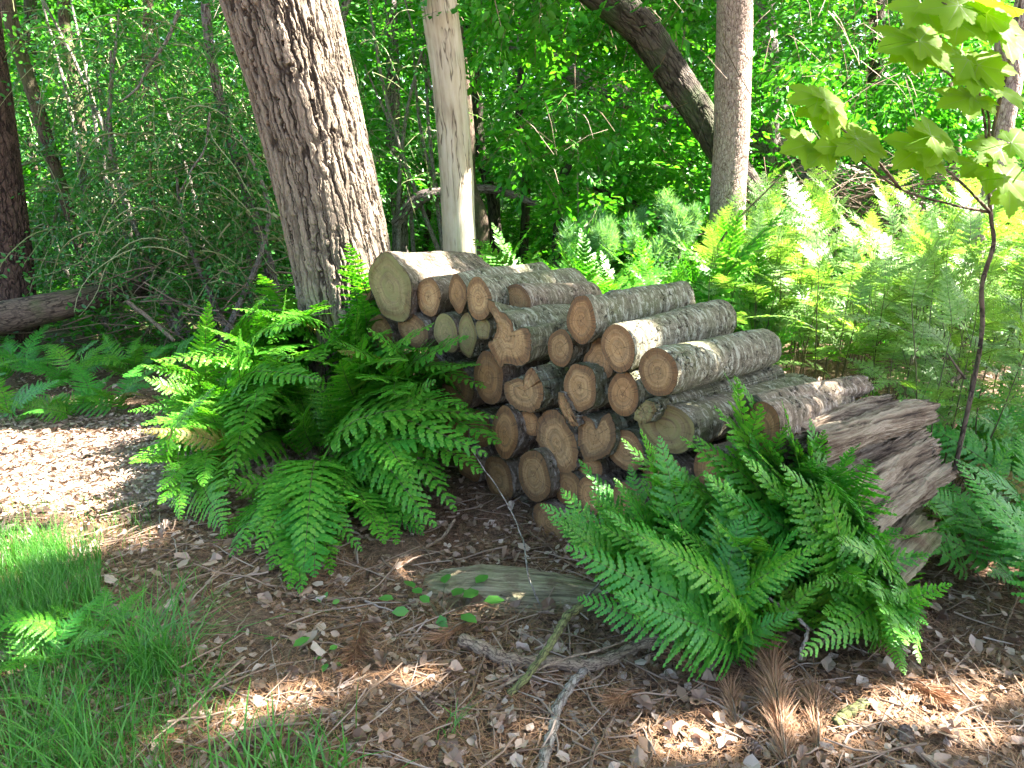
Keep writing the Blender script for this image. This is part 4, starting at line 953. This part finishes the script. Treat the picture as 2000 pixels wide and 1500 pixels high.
# half-buried slab in front
def slab():
    a = G(840, 1150); b = G(1130, 1170); a[2] += .0; b[2] += .0
    mb = MB(); pp = smooth_path([a-[.03, 0, 0], a*.5+b*.5+[0, 0, .01], b+[.1, 0, 0]], 120)-a
    tube(mb, pp, .125*np.sin(np.linspace(.35, 2.6, 120))**.5, 120, 0, .15, 77, True)
    o = mb.obj('half_buried_log', M['rottenmoss']); o.scale = (1, 1.25, .62); o.location = (a-[0, -.02, .03]).tolist()
    tag(o, 'flat mossy decaying log half sunk in the litter in front of the pile', 'log')
slab()

# ------------------------------------------------------------------ sticks
def stick(label, pts, r0, r1, m='stick', lift=None, name='stick', cat='stick', side=None, group=None):
    pw = []
    for k, p in enumerate(pts):
        g = G(p[0], p[1]); l = p[2] if len(p) > 2 else r0
        if l > .03:       # raised point: keep it on its pixel ray at the height given
            d = ray(p[0], p[1]); t = (l-CAMZ)/d[2] if d[2] < -.05 else 3; g = np.array([0, 0, CAMZ])+d*t
        else: g[2] += l*1.1
        pw.append(g)
    base = pw[0]; mb = MB(); n = 14*len(pw)
    rg = np.random.default_rng(int(pts[0][0])); pp = smooth_path(pw, n)-base
    pp += np.cumsum(rg.normal(0, .0012, (n, 3)), 0)
    tube(mb, pp, np.linspace(r0, r1, n)*(1+.12*np.sin(np.arange(n)*.9)), 12, 0, .08, int(pts[0][1]), True)
    o = mb.obj(name, M[m]); o.location = base.tolist(); return tag(o, label, cat, group)
stick('thick curved brown branch lying in the litter before the right fern', [(900, 1262), (975, 1295), (1060, 1305), (1160, 1310), (1240, 1275), (1345, 1235, .05)], .023, .020)
stick('mossy green branch propped across the thick curved one', [(990, 1362), (1040, 1310, .04), (1085, 1250, .08), (1110, 1215, .10), (1170, 1180, .12)], .011, .014, 'mossstick')
stick('smooth grey branch pointing at the viewer in the foreground', [(1050, 1530), (1075, 1450), (1095, 1390), (1125, 1345), (1160, 1310)], .016, .013, 'greystick')
stick('short thin twig forking off the grey foreground branch', [(1110, 1395), (1150, 1440), (1175, 1500)], .007, .005, 'greystick')
stick('slim straight brown stick leaning against the curved branch', [(1145, 1318), (1165, 1360), (1200, 1410)], .008, .006)
stick('long thin twig running from the litter up to the right fern', [(880, 1400), (980, 1340), (1060, 1260), (1120, 1190, .05), (1190, 1120, .12)], .004, .004, 'greystick')
stick('long thin twig rising to the right across the branches', [(940, 1360), (1100, 1290, .05), (1200, 1260, .06), (1300, 1200, .09)], .0045, .003)
stick('pale crooked twig caught on the right fern', [(1500, 1170, .22), (1540, 1190, .22), (1572, 1215, .2), (1565, 1250, .15), (1555, 1283, .1)], .006, .005, 'greystick')
stick('short pale branch stub lying at the lower right', [(1630, 1425), (1660, 1400), (1695, 1378)], .016, .015, 'mossstick')
stick('dark branch slanting towards the left ferns', [(735, 1118), (800, 1085), (850, 1060), (880, 1015, .05)], .009, .007, 'stick')
stick('thin branch lying between the slab and the left ferns', [(560, 1165), (680, 1175), (800, 1165)], .008, .005)
stick('pair-forming thin bent twig left of the needles, lower one', [(490, 1320), (560, 1370), (610, 1300), (630, 1250)], .005, .003)
stick('upright thin twig leaning against the pile foot', [(1060, 1190), (1040, 1120, .1), (1010, 1000, .22), (935, 880, .42)], .004, .002, 'greystick')
stick('pale twig lying on the litter beside the big left fern', [(270, 1000), (310, 978), (352, 960)], .005, .003, 'greystick')
stick('branch lying half under grass in the lower left', [(80, 1420), (180, 1370), (270, 1340)], .012, .007)
stick('thin branch on the litter in front of the left grass', [(440, 1460), (560, 1400), (700, 1330)], .007, .005)
stick('leaning brown branch behind the right bracken', [(1855, 752, .55), (1885, 725, .6), (1915, 690, .66)], .014, .011)
stick('crooked thin branch at the right edge', [(1940, 1330), (1960, 1250), (1990, 1160)], .006, .004)
stick('mossy thin stick standing in front of the scaly trunk', [(1400, 1130), (1410, 1180), (1440, 1230)], .006, .004, 'mossstick')
def thin(label, pts, r0, r1, m='stick', name='branch', cat='branch'):
    pw = [P(*p) for p in pts]; base = pw[0]; mb = MB(); n = 12*len(pw)
    tube(mb, smooth_path(pw, n)-base, np.linspace(r0, r1, n), 8, 0, .08, 3, True)
    o = mb.obj(name, M[m]); o.location = base.tolist(); return tag(o, label, cat)
thin('mossy bare branch arching up in front of the scaly trunk', [(1405, 560, 5.2), (1400, 490, 5.2), (1440, 430, 5.2), (1500, 370, 5.2), (1535, 335, 5.2)], .012, .004, 'mossstick')
thin('pale branch arching down through the tangled holly', [(350, 20, 6.2), (325, 80, 6.2), (290, 130, 6.2), (270, 170, 6.2), (235, 200, 6.2)], .016, .008, 'greystick')
thin('grey crooked branch hanging in the middle of the holly', [(410, 220, 6.1), (400, 290, 6.1), (375, 330, 6.1), (350, 380, 6.1)], .010, .007, 'greystick')
thin('broken bare branch lying in front of the holly', [(250, 590, 6.0), (290, 620, 5.9), (340, 665, 5.7)], .018, .014, 'stick')

# ------------------------------------------------------------------ litter
def in_pile(x, y):
    d = np.stack([x-PA[0], y-PA[1]], 1); a = d@AX[:2]; u = d@PU[:2]
    return (a > .05) & (a < .8) & (u > -2) & (u < .2)
def litter():
    rg = np.random.default_rng(81)
    def pts(n, ymax=6.2):
        Y = 1.1 + (ymax-1.1)*rg.uniform(size=n)**1.35; X = rg.uniform(-1, 1, n)*(Y*.78+.25)
        k = ~in_pile(X, Y); return X[k], Y[k]
    # leaves: curled, lobed-ish hexagons
    LV = np.array([[0, 0, 0], [.22, .2, .10], [.5, .31, .16], [.8, .17, .06], [1, 0, .10], [.8, -.17, .05], [.5, -.31, .12], [.22, -.2, .08], [.5, 0, 0]])
    LF = [np.array([[8, 0, 1], [8, 1, 2], [8, 2, 3], [8, 3, 4], [8, 4, 5], [8, 5, 6], [8, 6, 7], [8, 7, 0]])]
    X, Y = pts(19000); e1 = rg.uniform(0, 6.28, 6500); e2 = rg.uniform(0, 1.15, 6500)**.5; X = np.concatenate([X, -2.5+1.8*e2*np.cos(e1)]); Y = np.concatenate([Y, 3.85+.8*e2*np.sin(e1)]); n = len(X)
    a = rg.uniform(0, 6.28, n); d = np.stack([np.cos(a), np.sin(a), rg.normal(0, .25, n)], 1)
    up = np.stack([rg.normal(0, .35, n), rg.normal(0, .35, n), np.where(rg.uniform(size=n) < .3, -1, 1)], 1)
    s = rg.uniform(.010, .040, n)*np.where(rg.uniform(size=n) < .07, 1.9, 1); Rm = frames(d, up)*s[:, None, None]; Rm[:, :, 1] *= rg.uniform(.6, 1.4, n)[:, None]; Rm[:, :, 2] *= rg.uniform(-1, 2.5, n)[:, None]
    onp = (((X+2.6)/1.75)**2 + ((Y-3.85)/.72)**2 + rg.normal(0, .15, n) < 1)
    mb = MB(); inst(mb, LV, LF, Rm, np.stack([X, Y, gz(X, Y)+rg.uniform(.0, .022, n)], 1))
    mb2 = MB(); inst(mb2, LV, LF, Rm[onp]*.9, np.stack([X, Y, gz(X, Y)+.018+rg.uniform(.0, .01, n)], 1)[onp]+[.02, .02, 0])  # extra dry leaves, coloured light to brighten the sun patch
    tag(mb2.obj('painted_sunlit_litter', M['deadsunlit'], smooth=False), 'dry leaves and chips, sunlight painted into their pale colour, over the bare clearing at the left', 'sunlit dry litter', kind='stuff')
    tag(mb.obj('leaf_litter', M['dead'], smooth=False), 'brown dead leaves covering the forest floor', 'leaf litter', kind='stuff')
    mb = MB(); Xb, Yb = pts(900, 4.2); nb = len(Xb); a = rg.uniform(0, 6.28, nb); d = np.stack([np.cos(a), np.sin(a), rg.normal(0, .25, nb)], 1)
    Rb = frames(d, np.stack([rg.normal(0, .4, nb), rg.normal(0, .4, nb), np.ones(nb)], 1))*rg.uniform(.045, .075, nb)[:, None, None]; Rb[:, :, 2] *= rg.uniform(-1.5, 3, nb)[:, None]; Rb[:, :, 1] *= rg.uniform(.7, 1.3, nb)[:, None]
    aa = np.linspace(0, 2*np.pi, 24, endpoint=False); rr_ = .5*(1-.22*np.abs(np.sin(aa*2.5)))*(1-.1*(np.arange(24) % 2))
    OV = np.vstack([[.5, 0, .0], np.stack([.5+rr_*np.cos(aa), .7*rr_*np.sin(aa), .16*np.abs(np.sin(aa))+.05*np.sin(3*aa)], 1)]); OF = [np.array([[0, 1+i_, 1+(i_+1) % 24] for i_ in range(24)])]
    inst(mb, OV, OF, Rb, np.stack([Xb, Yb, gz(Xb, Yb)+rg.uniform(.012, .03, nb)], 1)); tag(mb.obj('fallen_leaves', M['dead'], smooth=False), 'larger curled brown leaves lying on top of the litter', 'fallen leaves', kind='stuff')
    # needles
    X, Y = pts(85000, 5.); n = len(X); a = rg.uniform(0, 6.28, n) + .0
    NV = np.array([[0, .5, 0], [0, -.5, 0], [.5, -.45, .04], [.5, .45, .04], [1, -.2, 0], [1, .2, 0]]); NF = [np.array([[0, 1, 2, 3], [3, 2, 4, 5]])]
    d = np.stack([np.cos(a), np.sin(a), rg.normal(0, .12, n)], 1); Rm = frames(d, np.tile([0, 0, 1.], (n, 1)))
    Ln = rg.uniform(.03, .07, n); Rm = Rm*np.stack([Ln, rg.uniform(.0010, .0018, n), Ln], 1)[:, None, :]
    mb = MB(); inst(mb, NV, NF, Rm, np.stack([X, Y, gz(X, Y)+rg.uniform(.006, .026, n)], 1))
    tag(mb.obj('needle_litter', M['needle'], smooth=False), 'scattered brown pine needles over the leaf litter', 'needle litter', kind='stuff')
    # twigs
    mb = MB(); X, Y = pts(3000, 5.)
    for x, y in zip(X, Y):
        L = rg.uniform(.05, .3)*(1 if rg.uniform() < .85 else 1.8); a = rg.uniform(0, 6.28); z = float(gz(x, y))+rg.uniform(.006, .03)
        q = np.linspace(-.5, .5, 6)[:, None]*L*np.array([[math.cos(a), math.sin(a), rg.normal(0, .08)]]) + [x, y, z]
        q += np.cumsum(rg.normal(0, L*.03, (6, 3)), 0)*[1, 1, .3]
        r = rg.uniform(.0012, .0045); tube(mb, q, np.linspace(r, r*.5, 6), 5, 0, 0, 0)
    tag(mb.obj('twig_litter', M['twig']), 'small broken twigs strewn over the forest floor', 'twigs', kind='stuff')
litter()

# ------------------------------------------------------------------ dead pine sprays
def pine_spray(label, base, tip, n, seed, m='needle', nl=.09, r=.4, name='pine_spray', cat='pine spray', lift=.03, fan=.5):
    rg = np.random.default_rng(seed); a = G(*base); b = G(*tip); a[2] += .01; b[2] += lift; d = b-a; L = np.linalg.norm(d); d /= L
    e = empty(name, a, label, cat, 'dead pine sprays on the litter' if m == 'needle' else None); mb = MB()
    ax = smooth_path([[0, 0, 0], (b-a)*.5+[0, 0, .02], b-a], 12); tube(mb, ax, np.linspace(.004, .0015, 12), 6); mb.obj('twig', M['stick'], e)
    t = rg.uniform(.02, 1, n)**.8; p = (b-a)*t[:, None]+rg.normal(0, .004, (n, 3))
    side = nrm(np.cross(d, [0, 0, 1.])); q = rg.normal(0, 1, n)
    dd = nrm(d[None] + side[None]*(q*fan)[:, None] + np.array([[0, 0, 1.]])*np.abs(rg.normal(.12, .2, n))[:, None])
    NV = np.array([[0, .5, 0], [0, -.5, 0], [.5, -.5, .03], [.5, .5, .03], [1, -.15, -.04], [1, .15, -.04]]); NF = [np.array([[0, 1, 2, 3], [3, 2, 4, 5]])]
    Rm = frames(dd, rg.normal(size=(n, 3))); Ln = nl*rg.uniform(.6, 1.15, n); Rm = Rm*np.stack([Ln, np.full(n, .0019), Ln], 1)[:, None, :]
    mb = MB(); inst(mb, NV, NF, Rm, p); mb.obj('needles', M[m], e, smooth=False)
pine_spray('large rusty dead pine spray at the bottom right', (1540, 1530), (1500, 1320), 800, 1, nl=.11, lift=.08)
pine_spray('second rusty needle branch crossing the large one', (1600, 1490), (1590, 1370), 300, 2, nl=.09)
pine_spray('rusty dead pine spray left of the green seedling', (720, 1190), (690, 1300), 420, 3, nl=.09, lift=.03)
pine_spray('small orange needle tuft below the seedling', (705, 1300), (680, 1330), 110, 4, nl=.07)
pine_spray('fan of brown needles right of the seedling', (930, 1215), (860, 1265), 220, 5, nl=.09)
pine_spray('low brown needle tuft left of the large spray', (1440, 1440), (1425, 1370), 200, 6, nl=.08)
pine_spray('orange needle tuft in the lower left grass', (180, 1400), (150, 1360), 130, 7, nl=.06)
pine_spray('brown needles fanned under the curved branch', (1260, 1350), (1200, 1385), 260, 8, nl=.08)
pine_spray('pale brown needle spray lying in the sunlit patch at the right', (1760, 1330), (1830, 1380), 240, 9, nl=.09)
pine_spray('brown needles beneath the right fern stalks', (1380, 1330), (1330, 1300), 240, 10, nl=.08)

def pine_cone(label, px, py, seed):
    rg = np.random.default_rng(seed); g = G(px, py); e = MB(); n = 70
    i = np.arange(n); t = i/n; a = i*2.39996; r = .019*np.sin(np.pi*(t*.85+.12))**.7
    ax = nrm(np.array([rg.normal(), rg.normal(), .1])); Fm = frames(ax[None], np.array([[0, 0, 1.]]))[0]
    pos = np.stack([t*.055, np.cos(a)*r*.6, np.sin(a)*r*.6], 1); d = np.stack([np.full(n, .45), np.cos(a), np.sin(a)], 1); up = np.tile([1., 0, 0], (n, 1))
    V = np.array([[0, -.4, 0], [.7, -.5, 0], [1, 0, .12], [.7, .5, 0], [0, .4, 0], [.7, 0, .2]]); Fc = [np.array([[0, 1, 5], [1, 2, 5], [2, 3, 5], [3, 4, 5], [4, 0, 5]])]
    Rm = frames(d, up)*.013; inst(e, V, Fc, np.einsum('ij,njk->nik', Fm, Rm), pos@Fm.T)
    tube(e, np.array([[0, 0, 0], [.03, 0, 0], [.055, 0, 0]])@Fm.T, [.008, .011, .003], 8)
    o = e.obj('pine_cone', M['twig'], smooth=False); o.location = (g+[0, 0, .012]).tolist(); tag(o, label, 'pine cone')
pine_cone('pine cone lying in litter at the bottom right, beside the rusty spray', 1770, 1460, 1)
pine_cone('pine cone in the litter left of the large rusty spray', 1455, 1455, 2)
pine_cone('pine cone in the litter at the bottom centre', 835, 1375, 3)

# ------------------------------------------------------------------ grass
def blades(mb, root, rg, L, wd, lean, dirbias=None):
    n = len(root); a = rg.uniform(0, 6.28, n)
    if dirbias is not None: a = dirbias + rg.normal(0, .9, n)
    k = 5; t = np.linspace(0, 1, k); ln = lean*rg.uniform(.4, 1.5, n); h = L*rg.uniform(.55, 1.15, n)
    dx = np.cos(a); dy = np.sin(a)
    out = (ln[:, None]*t[None]**2)*h[:, None]; up = h[:, None]*(t[None]-.38*np.clip(ln, 0, 1.4)[:, None]*t[None]**2.4)
    c = np.stack([root[:, 0, None]+dx[:, None]*out, root[:, 1, None]+dy[:, None]*out, root[:, 2, None]+up], 2)
    sa = a+np.pi/2+rg.normal(0, .5, n); sv = np.stack([np.cos(sa), np.sin(sa), np.zeros(n)], 1)*(wd*rg.uniform(.6, 1.2, n))[:, None]
    wv = (1-t)**.6*.9+.1; wv[-1] = .02
    Lf = c - sv[:, None]*wv[None, :, None]; Rt = c + sv[:, None]*wv[None, :, None]
    v = np.stack([Lf, Rt], 2).reshape(n, -1, 3); off = (np.arange(n)*2*k)[:, None]
    f = np.concatenate([off+np.array([[2*j, 2*j+1, 2*j+3, 2*j+2]]) for j in range(k-1)], 0)
    mb.add(v.reshape(-1, 3), [f])
def grass():
    rg = np.random.default_rng(91); mb = MB()
    def patch(poly, n, L, wd, lean):
        r = []
        while len(r) < n:
            px = rg.uniform(poly[0], poly[1]); py = rg.uniform(poly[2], poly[3]); r.append(G(px, py))
        blades(mb, np.array(r), rg, L, wd, lean)
    patch((-150, 130, 1060, 1260), 3400, .16, .0018, .35); patch((60, 200, 1080, 1230), 1000, .15, .0018, .4)
    patch((-150, 180, 1260, 1560), 1500, .15, .0019, .5); patch((150, 330, 1330, 1560), 600, .11, .0017, .5); patch((150, 420, 1100, 1330), 160, .09, .0015, .5)
    patch((330, 700, 1400, 1560), 160, .07, .0015, .6); patch((-100, 300, 990, 1080), 350, .1, .0015, .4)
    tag(mb.obj('grass', M['grass']), 'fine bright green grass in the lower left', 'grass', kind='stuff')
grass()
def tuft(label, px, py, n, L, seed, spread=.06, lean=.9, wd=.0028):
    rg = np.random.default_rng(seed); g = G(px, py); mb = MB()
    blades(mb, rg.normal(0, 1, (n, 3))*[spread, spread, 0], rg, L, wd, lean)
    o = mb.obj('grass_tuft', M['grass']); o.location = g.tolist(); tag(o, label, 'grass tuft')
tuft('large arching grass tuft left of the bare litter', 300, 1330, 190, .34, 1, .06)
tuft('grass tuft with wide blades at the bottom edge', 520, 1530, 80, .20, 2, .07, .6, .0038)
tuft('second wide bladed grass tuft at the bottom edge, to its right', 640, 1540, 50, .17, 3, .05, .6, .0036)
tuft('grass tuft against the lower left corner', 120, 1500, 110, .26, 4, .09, .7)
tuft('grass tuft just right of the fine sunlit grass', 230, 1290, 90, .26, 5, .07, .8)
tuft('thin grass tuft in the litter at the lower centre', 880, 1440, 14, .12, 6, .02, .8, .002)
tuft('small grass tuft between the big fern and the grass', 400, 1390, 60, .18, 7, .06, .8, .002)

# ------------------------------------------------------------------ seedlings
def seedling(label, px, py, leaves, h, size, m='beech', seed=0, shape=BL):
    rg = np.random.default_rng(seed); g = G(px, py); e = empty('seedling', g, label, 'seedling')
    mb = MB(); lv = MB(); pos = []; d = []
    for (dx, dy) in leaves:
        t = G(px+dx, py+dy) - g; t[2] = h*rg.uniform(.8, 1.1)
        tube(mb, smooth_path([[0, 0, 0], t*.5+[0, 0, h*.3], t], 6), .0012, 4); pos.append(t); v = np.array([t[0], t[1], 0])+rg.normal(0, .01, 3); d.append(v/np.linalg.norm(v+1e-6))
    pos = np.array(pos); d = np.array(d); n = len(pos); up = np.stack([rg.normal(0, .45, n), rg.normal(-.2, .45, n), np.ones(n)], 1)
    Rm = frames(d, up)*(size*rg.uniform(.8, 1.2, n))[:, None, None]; Rm[:, :, 1] *= 1.2
    mb.obj('stem', M['fernstem'], e)
    for q in range(n):
        lv = MB(); lv.add(shape@Rm[q].T+pos[q], BLF); lv.obj('leaf', M['grass'], e)
seedling('leafy green beech seedling in front of the half sunk log', 860, 1215, [(-90, -20), (-50, -40), (-20, -10), (10, -45), (45, -20), (70, -40), (85, -5), (0, 10), (-60, 5), (40, 15), (-35, -25), (25, -20)], .06, .066, seed=1)
seedling('seedling with two round leaves near the centre of the litter', 560, 1300, [(-25, -25), (15, -10)], .05, .055, seed=2)
seedling('small star shaped green seedling below the needles', 645, 1298, [(-15, 0), (15, 0), (0, -12), (-5, 12), (12, 10)], .03, .032, seed=3)
seedling('small green seedling left of the rusty needle spray', 638, 1200, [(-12, -8), (12, -6), (0, -16)], .03, .03, seed=4)
seedling('goosegrass seedlings in the litter beside the large tuft', 400, 1340, [(-20, -8), (12, -6), (0, -16), (20, 10), (-25, 15), (5, 22)], .04, .022, seed=5)
seedling('small herb at the very bottom among pale leaves', 300, 1440, [(-20, -8), (22, -6), (0, -26), (30, 10), (-25, 15), (5, 22)], .04, .026, seed=6)

# ------------------------------------------------------------------ feathery bushes and brushwood
def feathery(label, px, py, Y, r, n, seed):
    rg = np.random.default_rng(seed); c = P(px, py, Y); b = np.array([c[0], c[1], float(gz(c[0], c[1]))]); e = empty('feathery_bush', b, label, 'bush', 'feathery bushes behind the pile')
    mb = MB(); h = c[2]-b[2]
    tube(mb, smooth_path([[0, 0, 0], [.02, 0, h]], 8), .012, 6)
    mb.obj('stem', M['stem'], e); mb = MB()
    nl = 16; lc = rg.normal(size=(nl, 3))*[.55, .45, .5]*r; lr = r*rg.uniform(.25, .6, nl); kk = rg.integers(0, nl, n); d = nrm(rg.normal(size=(n, 3))+[0, 0, .4])
    p = lc[kk] + d*(lr[kk]*rg.uniform(0, 1, n))[:, None]*[.8, .8, 1.5] + [0, 0, h]
    dd = nrm(d+rg.normal(0, .5, (n, 3))+[0, 0, .3]); NV = np.array([[0, .5, 0], [0, -.5, 0], [1, 0, 0]])
    Rm = frames(dd, rg.normal(size=(n, 3)))*np.stack([np.full(n, .07), np.full(n, .006), np.full(n, .07)], 1)[:, None, :]
    inst(mb, NV, [np.array([[0, 1, 2]])], Rm, p); mb.obj('foliage', M['greenneedle'], e, smooth=False)
feathery('soft feathery round bush, left one of the two behind the ferns', 1180, 465, 6.6, .21, 7000, 1)
feathery('soft feathery bush beside the scaly trunk', 1325, 460, 6.6, .22, 7000, 2)
def brush(label, box, n, seed, m='twig'):
    rg = np.random.default_rng(seed); x0, x1, y0, y1, Y0, Y1 = box; c = P((x0+x1)/2, y1, (Y0+Y1)/2); mb = MB()
    for k in range(n):
        s = P(rg.uniform(x0, x1), rg.uniform(y0, y1), rg.uniform(Y0, Y1)); a = rg.normal(0, .7)+(0 if rg.uniform() < .5 else 3.14)
        d = np.array([math.cos(a), rg.normal(0, .4), .5*math.sin(a)-.1]); L = rg.uniform(.3, 1.1); p = [s]
        for q in range(5): d = nrm(d+rg.normal(0, .12, 3)); p.append(p[-1]+d*L/5)
        r = rg.uniform(.003, .008); tube(mb, np.array(p)-c, np.linspace(r, r*.4, 6), 5)
    o = mb.obj('brushwood', M[m]); o.location = c.tolist(); tag(o, label, 'brushwood')
brush('grey tangle of dead brushwood behind the sunlit bracken', (1620, 1930, 320, 460, 7.0, 8.6), 260, 1)
brush('dead twigs tangled low behind the scaly trunk', (1460, 1650, 360, 470, 7.2, 8.4), 110, 2)
brush('dark tangle of dead twigs under the holly', (180, 560, 520, 640, 6.0, 7.2), 130, 3)
fallen('dark rotting trunk lying across the brushwood at the right', [P(1560, 330, 8.8), P(1640, 370, 8.6), P(1720, 400, 8.4), P(1800, 450, 8.2)], [.14, .15, .15, .13], M['grey'], 36)

# ------------------------------------------------------------------ sycamore sapling
def syc_template():
    lob = [(0, 1.0), (50, .92), (-50, .92), (105, .62), (-105, .62)]
    V = [[0, 0, 0]]; A = []
    # outline by angle: 5 pointed lobes with teeth
    angs = np.linspace(-150, 150, 61)
    for a in angs:
        r = .46
        for la, lr in lob:
            d = abs(a-la); r = max(r, lr*(1-d/30*.36) if d < 30 else 0, )
        tooth = .06*((int(round((a+150)/5)) % 2)); r = r - tooth*(r > .4)
        x = math.cos(R_(a))*r; y = math.sin(R_(a))*r
        z = -.16*(x*x+y*y) + .05*abs(math.sin(R_(a*3.4)))*r
        V.append([x+.0, y, z])
    n = len(angs); return np.array(V)*.62+[.05, 0, 0], [np.array([[0, i, i+1] for i in range(1, n)])]
SV, SF = syc_template()
def sapling():
    base3 = P(1885, 760, 3.0); base = np.array([base3[0], base3[1], float(gz(base3[0], base3[1]))])
    e = empty('sycamore_sapling', base, 'sycamore sapling with big lobed translucent leaves at the right', 'sapling')
    st = MB(); path = [base, P(1912, 690, 3.0), P(1918, 560, 2.95), P(1940, 480, 2.9), P(1935, 415, 2.9), P(1930, 330, 2.9), P(1945, 230, 2.85), P(1980, 80, 2.8), P(2010, -100, 2.8)]
    tube(st, smooth_path(path, 80)-base, np.linspace(.0095, .005, 80), 10, 0, .05, 2)
    st.obj('stem', M['stem'], e)
    br = [[(1935, 415, 2.9), (1860, 400, 2.85), (1760, 370, 2.8), (1690, 320, 2.75), (1650, 300, 2.7)],
          [(1935, 415, 2.9), (1870, 350, 2.75), (1820, 310, 2.65)],
          [(1760, 370, 2.8), (1700, 300, 2.75), (1625, 235, 2.7)],
          [(1932, 330, 2.9), (1915, 200, 2.8), (1860, 150, 2.7), (1800, 105, 2.6)],
          [(1935, 390, 2.9), (1975, 350, 2.8), (2030, 300, 2.7)], [(1932, 300, 2.9), (1930, 220, 2.8), (1905, 170, 2.7)],
          [(1980, 80, 2.8), (1900, 30, 2.7), (1840, 5, 2.6)], [(1885, 740, 3.0), (1850, 690, 3.0)]]
    for b in br:
        mb = MB(); q = [P(*p) for p in b]; tube(mb, smooth_path(q, 24)-base, np.linspace(.0055, .0025, 24), 6, 0, .05, 2); mb.obj('branch', M['stem'], e)
    # leaves: px, py, Y, width px, direction (screen angle deg), pitch
    LV = [(1575, 190, 2.7, 100, 160), (1630, 195, 2.7, 90, 40), (1600, 225, 2.7, 90, 250), (1640, 230, 2.68, 80, -40), (1560, 285, 2.7, 105, 170), (1620, 265, 2.7, 95, 100), (1690, 265, 2.72, 90, 60), (1600, 305, 2.68, 80, 220), (1710, 290, 2.7, 90, -10), (1655, 290, 2.66, 75, 190),
          (1760, 85, 2.6, 135, 165), (1830, 85, 2.6, 130, 20), (1790, 115, 2.58, 100, 250), (1885, 130, 2.7, 105, 230), (1945, 130, 2.72, 110, 20), (1900, 160, 2.68, 80, 270), (1870, 195, 2.7, 110, 170), (1925, 200, 2.7, 80, 300), (1975, 180, 2.75, 110, 0),
          (1840, 265, 2.65, 125, 40), (1780, 300, 2.65, 120, 215), (1810, 285, 2.62, 100, 140), (1830, 320, 2.6, 80, -50), (1925, 285, 2.8, 100, 120), (1965, 300, 2.8, 90, 0), (1900, 330, 2.8, 90, 190), (1950, 350, 2.75, 90, -60), (1990, 350, 2.7, 100, 20), (2000, 280, 2.7, 90, 30),
          (1900, 30, 2.7, 140, 200), (1960, 35, 2.7, 130, 10), (1870, 60, 2.65, 110, 240), (1840, 10, 2.6, 120, 150), (1790, 25, 2.62, 110, 230), (1990, 80, 2.7, 120, -40), (1940, 5, 2.7, 120, 90), (1975, 390, 2.75, 90, -90)]
    rg = np.random.default_rng(5)
    for (px, py, Y, wpx, an) in LV:
        p = P(px, py, Y); a = R_(an); s = wpx*Y/F*1.1
        d = np.array([math.cos(a), .55*math.sin(a+.4)+rg.normal(0, .2)-.15, .45*math.sin(a)-.25])
        up = np.array([rg.normal(.2, .2), -.75+rg.normal(0, .2), .8]); Fm = frames(d[None], up[None])[0]*s
        lb = MB(); v = SV@Fm.T + p - Fm[:, 0]*.3-base; lb.add(v, SF)
        for la, lr in ((0, .95), (50, .85), (-50, .85), (105, .52), (-105, .52)):
            k1 = 1+int(round((la+150)/5)); t_ = v[k1]; w_ = nrm(np.cross(t_-v[0], Fm[:, 2]))*s*.006; up_ = Fm[:, 2]/s*.0012
            lb.add(np.array([v[0]-w_+up_, v[0]+w_+up_, v[0]*.06+t_*.94+up_*1.5]), [np.array([[0, 1, 2]])], 1)
        pet = np.array([v[0], v[0]-Fm[:, 0]*.25+[0, 0, -.01], v[0]-Fm[:, 0]*.5+[0, .02, -.03]]); tube(lb, pet, .0012, 4)
        lb.obj('leaf', [M['syc'], M['vein']], e)
sapling()
